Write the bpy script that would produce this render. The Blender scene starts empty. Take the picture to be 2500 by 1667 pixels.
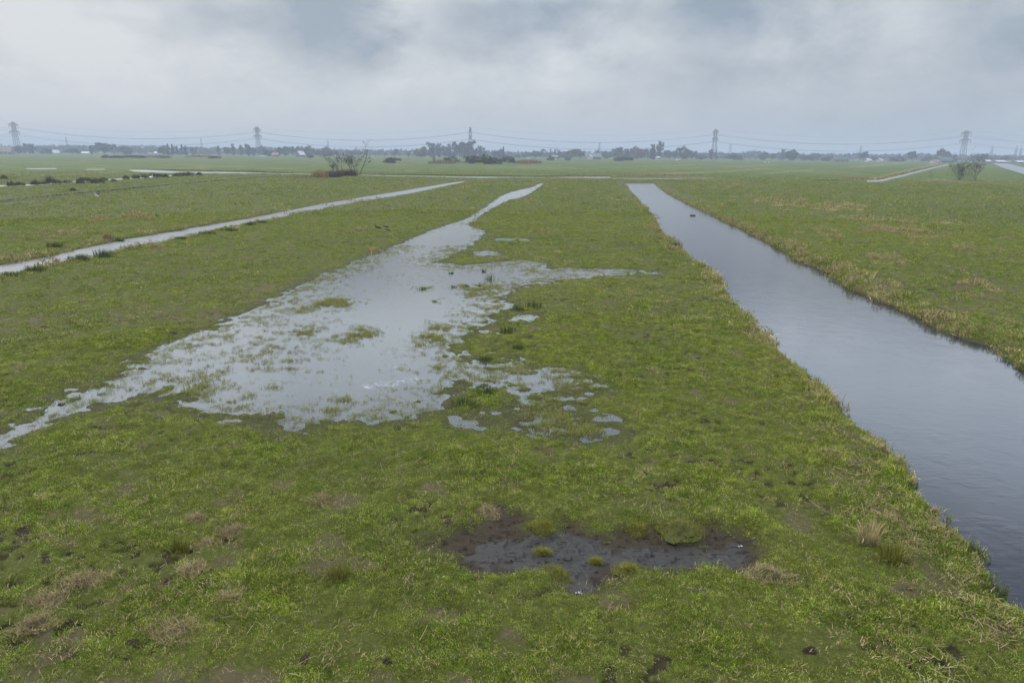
import bpy, math, random
import numpy as np
from mathutils import Matrix, Vector

random.seed(7)
R = math.radians
scene = bpy.context.scene
COL = scene.collection

# ------------------------------------------------------------------ camera
CAM_H = 6.0
F = 1667.0
MAT = Matrix.Rotation(R(90 - 15.41), 3, 'X') @ Matrix.Rotation(R(0.5), 3, 'Z')
cd = bpy.data.cameras.new('camera')
cam = bpy.data.objects.new('camera', cd)
COL.objects.link(cam)
cam.matrix_world = Matrix.Translation((0, 0, CAM_H)) @ MAT.to_4x4()
cd.sensor_width = 36.0
cd.lens = 24.0
cd.clip_start = 0.1
cd.clip_end = 20000
scene.camera = cam

def ray(px, py):
    return MAT @ Vector(((px - 1250.0) / F, -(py - 833.5) / F, -1.0))

def at(px, py, z=0.0):
    """point of the ground (height z) seen at photo position"""
    d = ray(px, py)
    t = (z - CAM_H) / d.z
    return (d.x * t, d.y * t)

def at_depth(px, py, Y):
    d = ray(px, py)
    t = Y / d.y
    return Vector((d.x * t, Y, CAM_H + d.z * t))

def D(pts, z=0.0):
    """photo points (2352 scale) to ground"""
    return np.array([at(x * 1.06293, y * 1.06293, z) for x, y in pts])

def S(pts, z=0.0):
    return np.array([at(x, y, z) for x, y in pts])

# ------------------------------------------------------------------ object helpers
def tag(o, label=None, cat=None, group=None, kind=None):
    if label: o['label'] = label
    if cat: o['category'] = cat
    if group: o['group'] = group
    if kind: o['kind'] = kind
    return o

def link(o, parent=None):
    COL.objects.link(o)
    if parent is not None: o.parent = parent
    return o

def empty(name, loc, rz=0.0, scale=None):
    o = bpy.data.objects.new(name, None)
    o.location = loc
    o.rotation_euler = (0, 0, rz)
    if scale is not None:
        o.scale = scale if hasattr(scale, '__len__') else (scale,) * 3
    return link(o)

class MB:
    def __init__(self):
        self.v = []; self.f = []; self.mi = []; self.tone = []
    def add(self, vs, fs, mi=0, tone=0.5):
        b = len(self.v)
        self.v.extend(vs)
        self.tone.extend([tone] * len(vs))
        self.f.extend([tuple(i + b for i in f) for f in fs])
        self.mi.extend([mi] * len(fs))
    def box(self, x0, y0, z0, x1, y1, z1, mi=0):
        vs = [(x0, y0, z0), (x1, y0, z0), (x1, y1, z0), (x0, y1, z0), (x0, y0, z1), (x1, y0, z1), (x1, y1, z1), (x0, y1, z1)]
        self.add(vs, [(3, 2, 1, 0), (4, 5, 6, 7), (0, 1, 5, 4), (1, 2, 6, 5), (2, 3, 7, 6), (3, 0, 4, 7)], mi)
    def tube(self, pts, rad, n=5, mi=0, tone=0.5):
        pts = [Vector(p) for p in pts]
        if not hasattr(rad, '__len__'): rad = [rad] * len(pts)
        vs = []; fs = []
        for i, p in enumerate(pts):
            t = (pts[min(i + 1, len(pts) - 1)] - pts[max(i - 1, 0)])
            if t.length < 1e-9: t = Vector((0, 0, 1))
            t.normalize()
            a = t.cross(Vector((0, 0, 1)) if abs(t.z) < 0.9 else Vector((1, 0, 0))).normalized()
            b = t.cross(a)
            for k in range(n):
                w = 2 * math.pi * k / n
                vs.append(tuple(p + (a * math.cos(w) + b * math.sin(w)) * rad[i]))
        for i in range(len(pts) - 1):
            for k in range(n):
                k2 = (k + 1) % n
                fs.append((i * n + k, i * n + k2, (i + 1) * n + k2, (i + 1) * n + k))
        fs.append(tuple(range(n - 1, -1, -1)))
        fs.append(tuple((len(pts) - 1) * n + k for k in range(n)))
        self.add(vs, fs, mi, tone)
    def ellipsoid(self, c, r, nu=10, nv=7, mi=0):
        vs = [(c[0], c[1], c[2] - r[2])]; fs = []
        for j in range(1, nv):
            th = math.pi * j / nv - math.pi / 2
            for i in range(nu):
                ph = 2 * math.pi * i / nu
                vs.append((c[0] + r[0] * math.cos(th) * math.cos(ph), c[1] + r[1] * math.cos(th) * math.sin(ph), c[2] + r[2] * math.sin(th)))
        vs.append((c[0], c[1], c[2] + r[2]))
        for i in range(nu): fs.append((0, 1 + (i + 1) % nu, 1 + i))
        for j in range(nv - 2):
            for i in range(nu):
                a = 1 + j * nu
                fs.append((a + i, a + (i + 1) % nu, a + nu + (i + 1) % nu, a + nu + i))
        a = 1 + (nv - 2) * nu
        for i in range(nu): fs.append((a + i, a + (i + 1) % nu, len(vs) - 1))
        self.add(vs, fs, mi)
    def blade(self, x, y, z, ang, L, w, lean, tone, droop=0.5):
        """bent grass blade"""
        dx, dy = math.cos(ang), math.sin(ang)
        sx, sy = -dy * w / 2, dx * w / 2
        h1 = L * 0.55 * math.cos(lean * 0.6); o1 = L * 0.55 * math.sin(lean * 0.6)
        h2 = h1 + L * 0.45 * math.cos(lean * (1 + droop)); o2 = o1 + L * 0.45 * math.sin(lean * (1 + droop))
        vs = [(x - sx, y - sy, z), (x + sx, y + sy, z),
              (x + dx * o1 + sx * .8, y + dy * o1 + sy * .8, z + h1), (x + dx * o1 - sx * .8, y + dy * o1 - sy * .8, z + h1),
              (x + dx * o2, y + dy * o2, z + h2)]
        self.add(vs, [(0, 1, 2, 3), (3, 2, 4)], 0, tone)
    def mesh(self, name, mats, smooth=False):
        me = bpy.data.meshes.new(name)
        me.from_pydata(self.v, [], self.f)
        if not isinstance(mats, (list, tuple)): mats = [mats]
        for m in mats: me.materials.append(m)
        if any(self.mi): me.polygons.foreach_set('material_index', self.mi)
        a = me.attributes.new('tone', 'FLOAT', 'POINT')
        a.data.foreach_set('value', np.array(self.tone, dtype=np.float32))
        if smooth: me.polygons.foreach_set('use_smooth', [True] * len(self.f))
        me.update()
        return me
    def build(self, name, mats, parent=None, smooth=False):
        o = bpy.data.objects.new(name, self.mesh(name, mats, smooth))
        return link(o, parent)

def np_mesh(name, V, Q, mat, smooth=True, attrs=None):
    me = bpy.data.meshes.new(name)
    nq, k = Q.shape
    me.vertices.add(len(V)); me.loops.add(nq * k); me.polygons.add(nq)
    me.vertices.foreach_set('co', V.astype(np.float32).ravel())
    me.loops.foreach_set('vertex_index', Q.astype(np.int32).ravel())
    me.polygons.foreach_set('loop_start', np.arange(0, nq * k, k, dtype=np.int32))
    me.polygons.foreach_set('loop_total', np.full(nq, k, dtype=np.int32))
    me.polygons.foreach_set('use_smooth', np.full(nq, smooth, dtype=bool))
    for an, av in (attrs or {}).items():
        a = me.attributes.new(an, 'FLOAT', 'POINT'); a.data.foreach_set('value', av.astype(np.float32))
    me.update(calc_edges=True)
    me.validate()
    if mat: me.materials.append(mat)
    return me

# ------------------------------------------------------------------ numpy noise and distance fields
def _hash(ix, iy, s):
    h = (ix * 374761393 + iy * 668265263 + s * 982451653) & 0xFFFFFFFF
    h = ((h ^ (h >> 13)) * 1274126177) & 0xFFFFFFFF
    h = h ^ (h >> 16)
    return (h & 0xFFFFFF).astype(np.float64) / 0xFFFFFF
def vnoise(x, y, s=0):
    fx = np.floor(x); fy = np.floor(y)
    ix = fx.astype(np.int64); iy = fy.astype(np.int64)
    u = x - fx; v = y - fy
    u = u * u * u * (u * (u * 6 - 15) + 10); v = v * v * v * (v * (v * 6 - 15) + 10)
    a = _hash(ix, iy, s); b = _hash(ix + 1, iy, s); c = _hash(ix, iy + 1, s); d = _hash(ix + 1, iy + 1, s)
    return (a + (b - a) * u) * (1 - v) + (c + (d - c) * u) * v
def fbm(x, y, s=0, o=3):
    r = 0; a = 1; t = 0
    for i in range(o):
        # rotate between octaves so that the lattice does not show
        r = r + a * vnoise(x, y, s + i * 17); t += a; a *= 0.5
        x, y = 1.62 * x - 1.22 * y + 3.1, 1.22 * x + 1.62 * y + 7.7
    return r / t - 0.5            # about -0.35..0.35
def sst(a, b, x):
    t = np.clip((x - a) / (b - a), 0, 1)
    return t * t * (3 - 2 * t)

def sdf(P, poly, margin=4.0):
    """signed distance (negative inside), `margin` where farther away than that from the bounding box"""
    out = np.full(len(P), float(margin))
    lo = poly.min(0) - margin; hi = poly.max(0) + margin
    sel = np.where((P[:, 0] > lo[0]) & (P[:, 0] < hi[0]) & (P[:, 1] > lo[1]) & (P[:, 1] < hi[1]))[0]
    if not len(sel): return out
    p = P[sel]; d2 = np.full(len(p), 1e18); ins = np.zeros(len(p), bool)
    n = len(poly)
    for i in range(n):
        a = poly[i]; b = poly[(i + 1) % n]
        e = b - a; L = max(e @ e, 1e-12)
        w = p - a
        t = np.clip((w @ e) / L, 0, 1)
        q = w - t[:, None] * e
        d2 = np.minimum(d2, (q * q).sum(1))
        c = (a[1] <= p[:, 1]) != (b[1] <= p[:, 1])
        if abs(e[1]) > 1e-12:
            xi = a[0] + (p[:, 1] - a[1]) / e[1] * e[0]
            ins ^= c & (p[:, 0] < xi)
    d = np.sqrt(d2)
    out[sel] = np.minimum(np.where(ins, -d, d), margin)
    return out

def refine(poly, step):
    res = []
    n = len(poly)
    for i in range(n):
        a = poly[i]; b = poly[(i + 1) % n]
        k = max(1, int(np.linalg.norm(b - a) / step))
        for j in range(k): res.append(a + (b - a) * j / k)
    return np.array(res)

# ------------------------------------------------------------------ traced waters
LW = -0.28      # wide ditch water level
LN = -0.07      # narrow ditches
LP = -0.03      # flooded hollow
wl = [(1434, 420), (1445, 438), (1462, 455), (1480, 475), (1500, 500), (1510, 525), (1530, 548), (1560, 570), (1580, 595), (1615, 615), (1650, 650), (1665, 680), (1700, 715), (1730, 745), (1765, 780), (1800, 815), (1830, 845), (1880, 890), (1920, 925), (1950, 960), (2010, 1005), (2055, 1050), (2070, 1085), (2100, 1115), (2110, 1145), (2145, 1180), (2170, 1215), (2215, 1250), (2265, 1300), (2290, 1340), (2280, 1375), (2300, 1390), (2352, 1392), (2420, 1440), (2600, 1640)]
wr = [(1500, 420), (1525, 440), (1560, 460), (1620, 487), (1690, 520), (1760, 555), (1830, 595), (1900, 625), (1940, 655), (2000, 685), (2060, 710), (2130, 745), (2200, 775), (2230, 785), (2270, 795), (2310, 820), (2352, 850), (2500, 935), (2800, 1090)]
wlg = D(wl, LW); wrg = D(wr, LW)
tail = np.array([wlg[-1] + np.array([0.6, -9.0]), wrg[-1] + np.array([2.0, -9.0])])
WIDE = np.vstack([wlg, tail, wrg[::-1]])
nf = [(-260, 660), (0, 609), (60, 599), (120, 589), (170, 576), (240, 561), (290, 549), (330, 544), (400, 532), (470, 519), (560, 504), (640, 489), (740, 469), (830, 454), (900, 443), (960, 433), (1030, 421), (1065, 416.5)]
nn = [(-260, 690), (0, 634), (60, 622), (120, 609), (200, 596), (260, 582), (340, 564), (420, 547), (500, 529), (600, 509), (700, 489), (800, 468.5), (880, 455.5), (950, 443), (1020, 428), (1065, 418.5)]
NARROW = np.vstack([D(nf, LN), D(nn, LN)[::-1]])
LC = -0.05
CROSS = np.vstack([D([(294, 390.5), (330, 390.5), (410, 394.5), (560, 395.5), (690, 399.5), (760, 401), (830, 402), (920, 403.5), (1060, 406), (1180, 406.5), (1270, 407.5), (1345, 405.5), (1400, 405.5), (1402, 409), (1470, 410), (1560, 409.5), (1640, 409)], LC),
                   D([(1640, 409.8), (1560, 411), (1470, 412), (1402, 410.6), (1270, 408.6), (1180, 408.6), (1100, 409.6), (1060, 408.2), (920, 405.2), (830, 403.7), (760, 402.2), (690, 400.9), (600, 398.4), (560, 399), (410, 398), (330, 396.5), (310, 394.5)], LC)])
ST1 = D([(58, 386.8), (130, 386.6), (128, 388.6), (90, 389), (60, 388.2)], LC)
ST2 = D([(198, 388.6), (240, 388.6), (238, 390.4), (200, 390.2)], LC)
TUS = np.vstack([D([(-60, 427), (20, 425.5), (80, 423), (175, 416), (250, 412), (320, 407.5), (400, 402.5), (465, 399.3)], LC), D([(465, 400.6), (400, 404.2), (320, 410.5), (250, 415), (175, 419.5), (80, 426.5), (20, 429), (-60, 431)], LC)])
rdl = [(2118, 443), (2131.8, 442.2), (2148.6, 441.4), (2162.7, 438.6), (2176.7, 435.2), (2190.7, 432), (2204.8, 429.1), (2218.8, 425.3), (2232.8, 421.9), (2246.8, 418.2), (2260.9, 414.9), (2274.9, 411.2), (2288.9, 408.1), (2303, 404.8), (2317, 401.4)]
RD = np.vstack([S([(a, b - 2.3 + i * .1) for i, (a, b) in enumerate(rdl)], LC), S([(a, b + 2.6 - i * .12) for i, (a, b) in enumerate(rdl)][::-1], LC)])
RR = np.vstack([S([(2428, 398.5), (2452, 398.7), (2470, 402.5), (2500, 409), (2600, 432)], LC), S([(2600, 470), (2500, 425), (2470, 416), (2445, 408), (2430, 401)], LC)])
DRY = np.vstack([D([(-60, 472), (0, 463), (120, 451), (250, 439), (400, 424), (500, 414), (640, 403.5)], LC), D([(640, 405), (500, 416), (400, 426.3), (250, 441.6), (120, 454), (0, 467), (-60, 476)], LC)])
DITCHES = [(WIDE, LW, 0.75, 0.42, 0.5), (NARROW, LN, 0.5, 0.22, 0.4), (CROSS, LC, 1.2, 0.5, 0.3), (ST1, LC, 1.2, 0.5, 0.3), (ST2, LC, 1.2, 0.5, 0.3),
           (TUS, LC, 1.0, 0.5, 0.3), (RD, LC, 1.2, 0.4, 0.3), (RR, LC, 1.5, 0.5, 0.3), (DRY, LC, 0.8, 0.3, 0.3)]
pool_pts = [(1245, 422), (1225, 431), (1200, 436), (1180, 441), (1165, 447), (1152, 454), (1140, 463), (1120, 478), (1100, 490), (1075, 505), (1045, 515), (1000, 530), (950, 550), (900, 570), (850, 590), (790, 615), (740, 632), (700, 655), (660, 675), (620, 695), (580, 715), (540, 735), (510, 755), (470, 765), (430, 780), (390, 795), (350, 810), (310, 830), (280, 850), (240, 865), (200, 885), (170, 905), (150, 928), (120, 945), (90, 965), (50, 985), (0, 1003), (-70, 1030),
            (-70, 1050), (0, 1014), (50, 992), (100, 968), (150, 952), (190, 932), (240, 922), (300, 907), (350, 902), (400, 914), (450, 926), (500, 940), (560, 955), (600, 968), (640, 985), (680, 985), (720, 978), (790, 965), (850, 965), (900, 960), (960, 950), (1000, 945), (1010, 925), (1020, 895), (1050, 880), (1110, 880), (1180, 885), (1210, 900), (1215, 930), (1200, 960), (1230, 985), (1300, 1000), (1350, 1003), (1390, 990), (1385, 975), (1330, 962), (1290, 945), (1270, 925), (1300, 905), (1340, 900), (1375, 892), (1340, 870), (1320, 850), (1260, 845), (1220, 855), (1195, 835), (1180, 825), (1160, 840), (1120, 845), (1080, 830), (1040, 815), (1025, 795), (1060, 780), (1080, 755), (1110, 740), (1150, 715), (1160, 700), (1140, 680), (1180, 660), (1240, 650), (1290, 640), (1350, 635), (1440, 630), (1470, 622), (1400, 619), (1300, 617), (1230, 622), (1250, 605), (1200, 600), (1130, 605), (1060, 612), (1010, 605), (990, 600), (1040, 585), (1070, 565), (1090, 550), (1105, 530), (1080, 525), (1065, 515), (1090, 500), (1110, 485), (1140, 470), (1165, 458), (1190, 455), (1210, 445), (1225, 435)]
POOL = D(pool_pts, LP)
def blob(cx, cy, rx, ry, z=0.0, n=18, seed=1):
    rr = random.Random(seed)
    return D([(cx + rx * math.cos(6.283 * i / n) * rr.uniform(.7, 1.1), cy + ry * math.sin(6.283 * i / n) * rr.uniform(.7, 1.1)) for i in range(n)], z)
PUDDLES = [blob(1160, 550, 24, 3.4, LP, seed=2), blob(1209, 551, 16, 2.4, LP, seed=3), blob(1122, 582, 26, 5, LP, seed=4), blob(1205, 729, 30, 6, LP, seed=6), blob(1500, 628, 14, 3, LP, seed=9), blob(1090, 965, 36, 9, LP, seed=10), blob(1440, 567, 16, 2.5, LP, seed=5)]
MUD = D([(960, 1250), (1000, 1270), (1040, 1292), (1100, 1310), (1180, 1312), (1240, 1310), (1285, 1325), (1298, 1350), (1330, 1367), (1370, 1352), (1410, 1330), (1420, 1305), (1470, 1315), (1540, 1318), (1620, 1305), (1700, 1312), (1725, 1290), (1712, 1240), (1650, 1212), (1605, 1210), (1600, 1240), (1560, 1238), (1500, 1218), (1430, 1218), (1390, 1235), (1330, 1212), (1300, 1195), (1270, 1218), (1235, 1222), (1200, 1195), (1145, 1160), (1115, 1175), (1125, 1200), (1070, 1222), (1000, 1232)])
MUDWET = D([(1215, 1225), (1330, 1225), (1400, 1250), (1500, 1255), (1600, 1262), (1690, 1250), (1700, 1295), (1600, 1296), (1480, 1300), (1400, 1300), (1360, 1340), (1320, 1362), (1300, 1340), (1290, 1300), (1200, 1300), (1110, 1295), (1080, 1275), (1130, 1245)])

SHAL = [(np.array(at(a * 1.06293, b * 1.06293)), q) for a, b, q in ((1285, 955, 1.5), (1235, 900, 1.2), (1320, 985, 1.1), (1350, 880, 1.0), (1085, 870, 1.3), (1100, 735, 1.4), (330, 850, 1.4), (220, 890, 1.2), (450, 900, 1.3), (620, 960, .9), (850, 950, .8))]
# ------------------------------------------------------------------ terrain height and masks
def fields(x, y):
    """height and masks of the ground at arrays x, y"""
    P = np.stack([x, y], 1)
    r = np.hypot(x, y)
    near = 1 - sst(60, 160, r)
    amp_f = 1 - 0.75 * sst(45, 110, r)
    z = 0.02 + 0.02 * amp_f + amp_f * (0.10 * fbm(x / 11, y / 11, 3, 3) + 0.075 * fbm(x / 2.6, y / 2.6, 9, 3))
    tus = fbm(x / 0.75, y / 0.75, 21, 3)
    z = z + 0.11 * np.maximum(tus, -0.1) * amp_f
    fine = fbm(x / 0.17, y / 0.17, 33, 2)
    z = z + 0.022 * fine * (1 - sst(25, 60, r))
    hum = fbm(x / 0.42, y / 0.42, 25, 2)
    z = z + 0.10 * hum * (1 - sst(30, 60, r))
    bank = np.zeros(len(x)); wet = np.zeros(len(x))
    z = np.maximum(z, 0.0 - 0.02 * (1 - sst(20, 40, r)))
    pit = sst(0.60, 0.76, vnoise(x / 0.13, y / 0.10, 81) * 0.62 + vnoise(x / 0.24 + 4, y / 0.2, 82) * 0.38) * sst(0.30, 0.75, vnoise(x / 1.7, y / 1.5, 83)) * (1 - sst(34, 60, r))
    bald = sst(0.15, 0.29, fbm(x / 0.7, y / 0.6, 85, 3) + 0.35 * fbm(x / 5, y / 5, 86, 2)) * (1 - sst(40, 75, r))
    z = z - 0.055 * pit
    # flooded hollow
    e1 = fbm(x / 1.3, y / 1.3, 41, 4)
    e2 = fbm(x / 0.35, y / 0.35, 47, 3)
    dp = sdf(P, POOL, 5.0)
    for pd in PUDDLES: dp = np.minimum(dp, sdf(P, pd, 5.0) * 1.0)
    pa = 1 - 0.6 * sst(38, 60, r)
    dpn = dp - 0.10 - 0.22 * sst(42, 60, r) + pa * (0.6 * e1 + 0.40 * e2)
    zin = LP - 0.012 - 0.075 * sst(0, 1.6, -dpn) + 0.07 * pa * pa * e2 * (1 - sst(0.5, 2.2, -dpn))
    for sc_, sr_ in SHAL:
        zin = zin + 0.027 * np.exp(-((x - sc_[0]) ** 2 + (y - sc_[1]) ** 2) / sr_ ** 2) * (0.75 + 1.6 * e2 + 0.9 * e1)
    zout = LP + (z - LP) * sst(0, 1.9, dpn) + 0.003 + 0.03 * np.minimum(e2, 0.1)
    z = np.where(dpn < 0, zin, zout)
    wet = np.maximum(wet, 1 - sst(-0.2, 1.3, dpn))
    # ditches
    for poly, L, W, amp, dep in DITCHES:
        d = sdf(P, poly, 6.0)
        s = d + amp * (e1 * 1.3 + 0.5 * e2) * (0.6 if L == LN else 1.0)
        if L == LN: s = s - 0.12
        t = sst(0, W, s)
        zd = np.where(s < 0, L - np.minimum(0.55 * -s, dep), L + 0.01 + (z - L) * t ** 0.7)
        z = np.where(d < 5.9, np.minimum(z, zd) if False else np.where(s < W, zd, z), z)
        bank = np.maximum(bank, (1 - sst(0.1, 2.2 if L == LW else 1.8, s)) * (d < 5.9))
        wet = np.maximum(wet, (1 - sst(0.0, 0.35, s)) * (d < 5.9))
    # trampled mud
    dm = sdf(P, MUD, 3.0) - 0.16 + 0.60 * fbm(x / 0.5, y / 0.5, 55, 3)
    mud = 1 - sst(-0.35, 0.16, dm)
    dw = sdf(P, MUDWET, 3.0) - 0.08 + 0.5 * fbm(x / 0.4, y / 0.4, 57, 3)
    mwet = (1 - sst(-0.25, 0.15, dw)) * mud
    hoof = vnoise(x / 0.13, y / 0.10, 61) * vnoise(x / 0.21 + 9, y / 0.21, 62)
    zm = -0.035 - 0.035 * sst(0.34, 0.52, hoof) + 0.03 * fbm(x / 0.22, y / 0.16, 63, 3)
    z = z * (1 - mud) + zm * mud
    return z, dict(bank=bank, wet=wet, mud=mud, mwet=mwet, dp=dpn, pit=pit * (1 - mud), bald=bald * (1 - mud))

def zat(x, y):
    return float(fields(np.array([x], float), np.array([y], float))[0][0])

# straw (dead grass) mask, from traced clumps of real patches
STRAW = [(1800, 462, 90, 9, .9), (1870, 475, 90, 10, .9), (1965, 470, 70, 8, .7), (2000, 505, 60, 8, .8), (2060, 530, 70, 12, .7), (2110, 545, 60, 12, .6), (2300, 590, 60, 20, .7), (2190, 515, 60, 10, .6), (2330, 545, 40, 10, .5), (2040, 590, 60, 14, .4), (1620, 432, 90, 5, .6), (1700, 428, 60, 4, .6),
         (2000, 1110, 75, 42, .74), (2050, 1190, 75, 42, .74), (2130, 1270, 60, 40, .6), (2290, 1450, 80, 60, .9), (1940, 1060, 60, 40, .6), (1870, 960, 50, 40, .6), (1760, 860, 40, 40, .5), (2150, 1500, 80, 40, .5), (1780, 930, 80, 50, .4),
         (300, 1400, 190, 90, .5), (480, 1290, 150, 60, .46), (380, 1450, 150, 60, .45), (180, 1340, 120, 50, .46), (90, 1430, 90, 50, .45), (560, 1220, 90, 40, .5), (720, 1150, 80, 30, .45), (330, 1180, 200, 60, .3), (100, 1520, 120, 50, .5), (860, 1530, 200, 40, .4), (1100, 1170, 70, 25, .5), (1200, 1140, 80, 25, .45),
         (410, 660, 25, 6, .7), (300, 660, 60, 14, .4), (200, 700, 60, 14, .4), (500, 640, 60, 14, .3), (300, 500, 90, 10, .5), (420, 480, 90, 10, .4), (100, 545, 90, 14, .5), (600, 430, 90, 6, .4), (2250, 690, 60, 25, .4), (2100, 720, 60, 25, .4), (2180, 745, 50, 14, .5), (1980, 640, 50, 20, .5)]
STRAWG = []
for (cx, cy, rx, ry, a) in STRAW:
    c = np.array(at(cx * 1.06293, cy * 1.06293)); ex = np.array(at((cx + rx) * 1.06293, cy * 1.06293)); ey = np.array(at(cx * 1.06293, (cy - ry) * 1.06293))
    STRAWG.append((c, np.linalg.norm(ex - c), np.linalg.norm(ey - c), a))
STRIPS = [[(1352, 434), (1500, 430), (1560, 427), (1700, 421), (1800, 417), (1870, 411)], [(1400, 413), (1550, 408), (1700, 403)], [(1285, 412), (1400, 409)], [(1870, 424), (1930, 419), (1985, 414.5)], [(2080, 409), (2141, 403.5), (2200, 399)],
          [(0, 409), (150, 410), (292, 411.5), (400, 413), (560, 416)], [(0, 431), (80, 430), (186, 426), (292, 420)], [(0, 404), (300, 404), (600, 408)], [(450, 402), (640, 405)], [(900, 414), (1100, 420), (1250, 425), (1350, 428)], [(640, 412), (730, 414)], [(1100, 404), (1250, 408), (1350, 405)], [(1950, 437), (2110, 440)], [(2132, 438.5), (2225, 416.5), (2310, 398.5)], [(1600, 412), (1750, 409), (1900, 403)], [(0, 396), (200, 396)], [(700, 397), (1000, 404)], [(2130, 441), (2260, 441), (2320, 439)]]
STRIPG = [S(q) for q in STRIPS]
def strip_mask(x, y):
    m = np.zeros(len(x)); sel = np.where(y > 70)[0]
    px, py = x[sel], y[sel]
    best = np.full(len(sel), 1e9)
    for L in STRIPG:
        for i in range(len(L) - 1):
            a, b = L[i], L[i + 1]; e = b - a
            t = np.clip(((px - a[0]) * e[0] + (py - a[1]) * e[1]) / (e @ e), 0, 1)
            dx = px - a[0] - t * e[0]; dy = py - a[1] - t * e[1]
            best = np.minimum(best, np.hypot(dx, dy) / (0.009 * np.hypot(px, py)))
    n = fbm(px / 5, py / 5, 77, 3)
    m[sel] = 1 - sst(0.5, 1.5, best + 3.2 * n)
    return m
def straw_mask(x, y, f):
    s = np.zeros(len(x))
    for c, rx, ry, a in STRAWG:
        s = np.maximum(s, a * np.exp(-((x - c[0]) / rx) ** 2 - ((y - c[1]) / ry) ** 2))
    r = np.hypot(x, y)
    n = fbm(x / 0.8, y / 0.8, 71, 4); n2 = fbm(x / 6.0, y / 6.0, 73, 3)
    base = 0.10 + 0.30 * n2 + 0.18 * sst(120, 260, r)
    n3 = fbm(x / 1.5, y / 2.2, 78, 3)
    m = sst(0.42, 0.70, np.maximum(s, base) * 0.62 + 0.7 * n + 1.0 * n3 * sst(25, 40, r) + 0.10)
    m = np.maximum(m, 0.8 * sst(0.38, 0.9, f['bank'] * 0.66 + 1.1 * n))
    # dead strips along far field edges
    far = sst(110, 200, r)
    m = np.maximum(m, 0.75 * strip_mask(x, y))
    strip = sst(0.02, 0.26, fbm(x / 16, y / 34, 75, 4)) * far * (1 - 0.6 * sst(400, 700, r))
    m = np.maximum(m, 0.55 * strip)
    return np.clip(m, 0, 1) * (1 - f['mud'])

# ------------------------------------------------------------------ materials
class NT:
    def __init__(self, nt): self.t = nt
    def n(self, ty, **kw):
        nd = self.t.nodes.new(ty)
        ins = kw.pop('ins', {})
        for k, v in kw.items(): setattr(nd, k, v)
        for k, v in ins.items(): self.set(nd.inputs[k], v)
        return nd
    def set(self, sock, v):
        if isinstance(v, bpy.types.NodeSocket): self.t.links.new(v, sock)
        elif v is not None:
            try: sock.default_value = v
            except Exception: sock.default_value = (*v, 1.0)
    def math(self, op, a, b=None, c=None, clamp=False):
        nd = self.n('ShaderNodeMath', operation=op, use_clamp=clamp)
        for i, v in enumerate((a, b, c)):
            if v is not None: self.set(nd.inputs[i], v)
        return nd.outputs[0]
    def vmath(self, op, a, b=None):
        nd = self.n('ShaderNodeVectorMath', operation=op)
        self.set(nd.inputs[0], a)
        if b is not None: self.set(nd.inputs[1], b)
        return nd.outputs[0]
    def mix(self, f, a, b, blend='MIX'):
        nd = self.n('ShaderNodeMix', data_type='RGBA', blend_type=blend)
        self.set(nd.inputs[0], f)
        for i, v in ((6, a), (7, b)):
            if isinstance(v, tuple) and len(v) == 3: v = (*v, 1.0)
            self.set(nd.inputs[i], v)
        return nd.outputs[2]
    def noise(self, vec, scale, detail=3, rough=0.55, dist=0.0):
        nd = self.n('ShaderNodeTexNoise', ins={'Scale': scale, 'Detail': detail, 'Roughness': rough, 'Distortion': dist})
        if vec is not None: self.set(nd.inputs['Vector'], vec)
        return nd.outputs['Fac']
    def rng(self, v, a, b, c=0.0, d=1.0, smooth=True):
        nd = self.n('ShaderNodeMapRange', interpolation_type='SMOOTHSTEP' if smooth else 'LINEAR')
        for i, s in enumerate((v, a, b, c, d)): self.set(nd.inputs[i], s)
        return nd.outputs[0]
    def attr(self, name):
        return self.n('ShaderNodeAttribute', attribute_name=name).outputs['Fac']
    def pos(self):
        return self.n('ShaderNodeNewGeometry').outputs['Position']

def new_mat(name):
    m = bpy.data.materials.new(name); m.use_nodes = True
    m.node_tree.nodes.clear()
    t = NT(m.node_tree)
    out = t.n('ShaderNodeOutputMaterial')
    return m, t, out
def principled(t, out, color, rough=0.8, spec=0.3, normal=None, **kw):
    b = t.n('ShaderNodeBsdfPrincipled')
    t.set(b.inputs['Base Color'], (*color, 1.0) if isinstance(color, tuple) and len(color) == 3 else color)
    t.set(b.inputs['Roughness'], rough)
    t.set(b.inputs['Specular IOR Level'], spec)
    if normal is not None: t.set(b.inputs['Normal'], normal)
    for k, v in kw.items(): t.set(b.inputs[k], v)
    t.t.links.new(b.outputs[0], out.inputs['Surface'])
    return b
def simple(name, col, rough=0.8, spec=0.3, var=0.25, scale=3.0, metal=0.0):
    m, t, out = new_mat(name)
    n = t.noise(t.n('ShaderNodeTexCoord').outputs['Object'], scale, 4)
    c = t.mix(n, tuple(c * (1 - var) for c in col), tuple(min(1, c * (1 + var)) for c in col))
    principled(t, out, c, rough, spec, Metallic=metal)
    return m

GD = (0.050, 0.086, 0.006)      # deep green
GM = (0.136, 0.174, 0.014)     # fresh green
GY = (0.192, 0.208, 0.028)      # yellowish green
ST = (0.400, 0.325, 0.165)       # straw
def field_color(t, p):
    """large scale colour of the pasture, shared by the soil cover and the blades"""
    a = t.noise(p, 0.045, 4, 0.6)
    b = t.noise(p, 0.35, 5, 0.6)
    c = t.noise(p, 2.6, 4, 0.65)
    s = t.math('ADD', t.math('MULTIPLY', a, 0.8), t.math('ADD', t.math('MULTIPLY', b, 0.9), t.math('MULTIPLY', c, 0.8)))
    return t.rng(s, 0.90, 1.62), a, b, c

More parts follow.
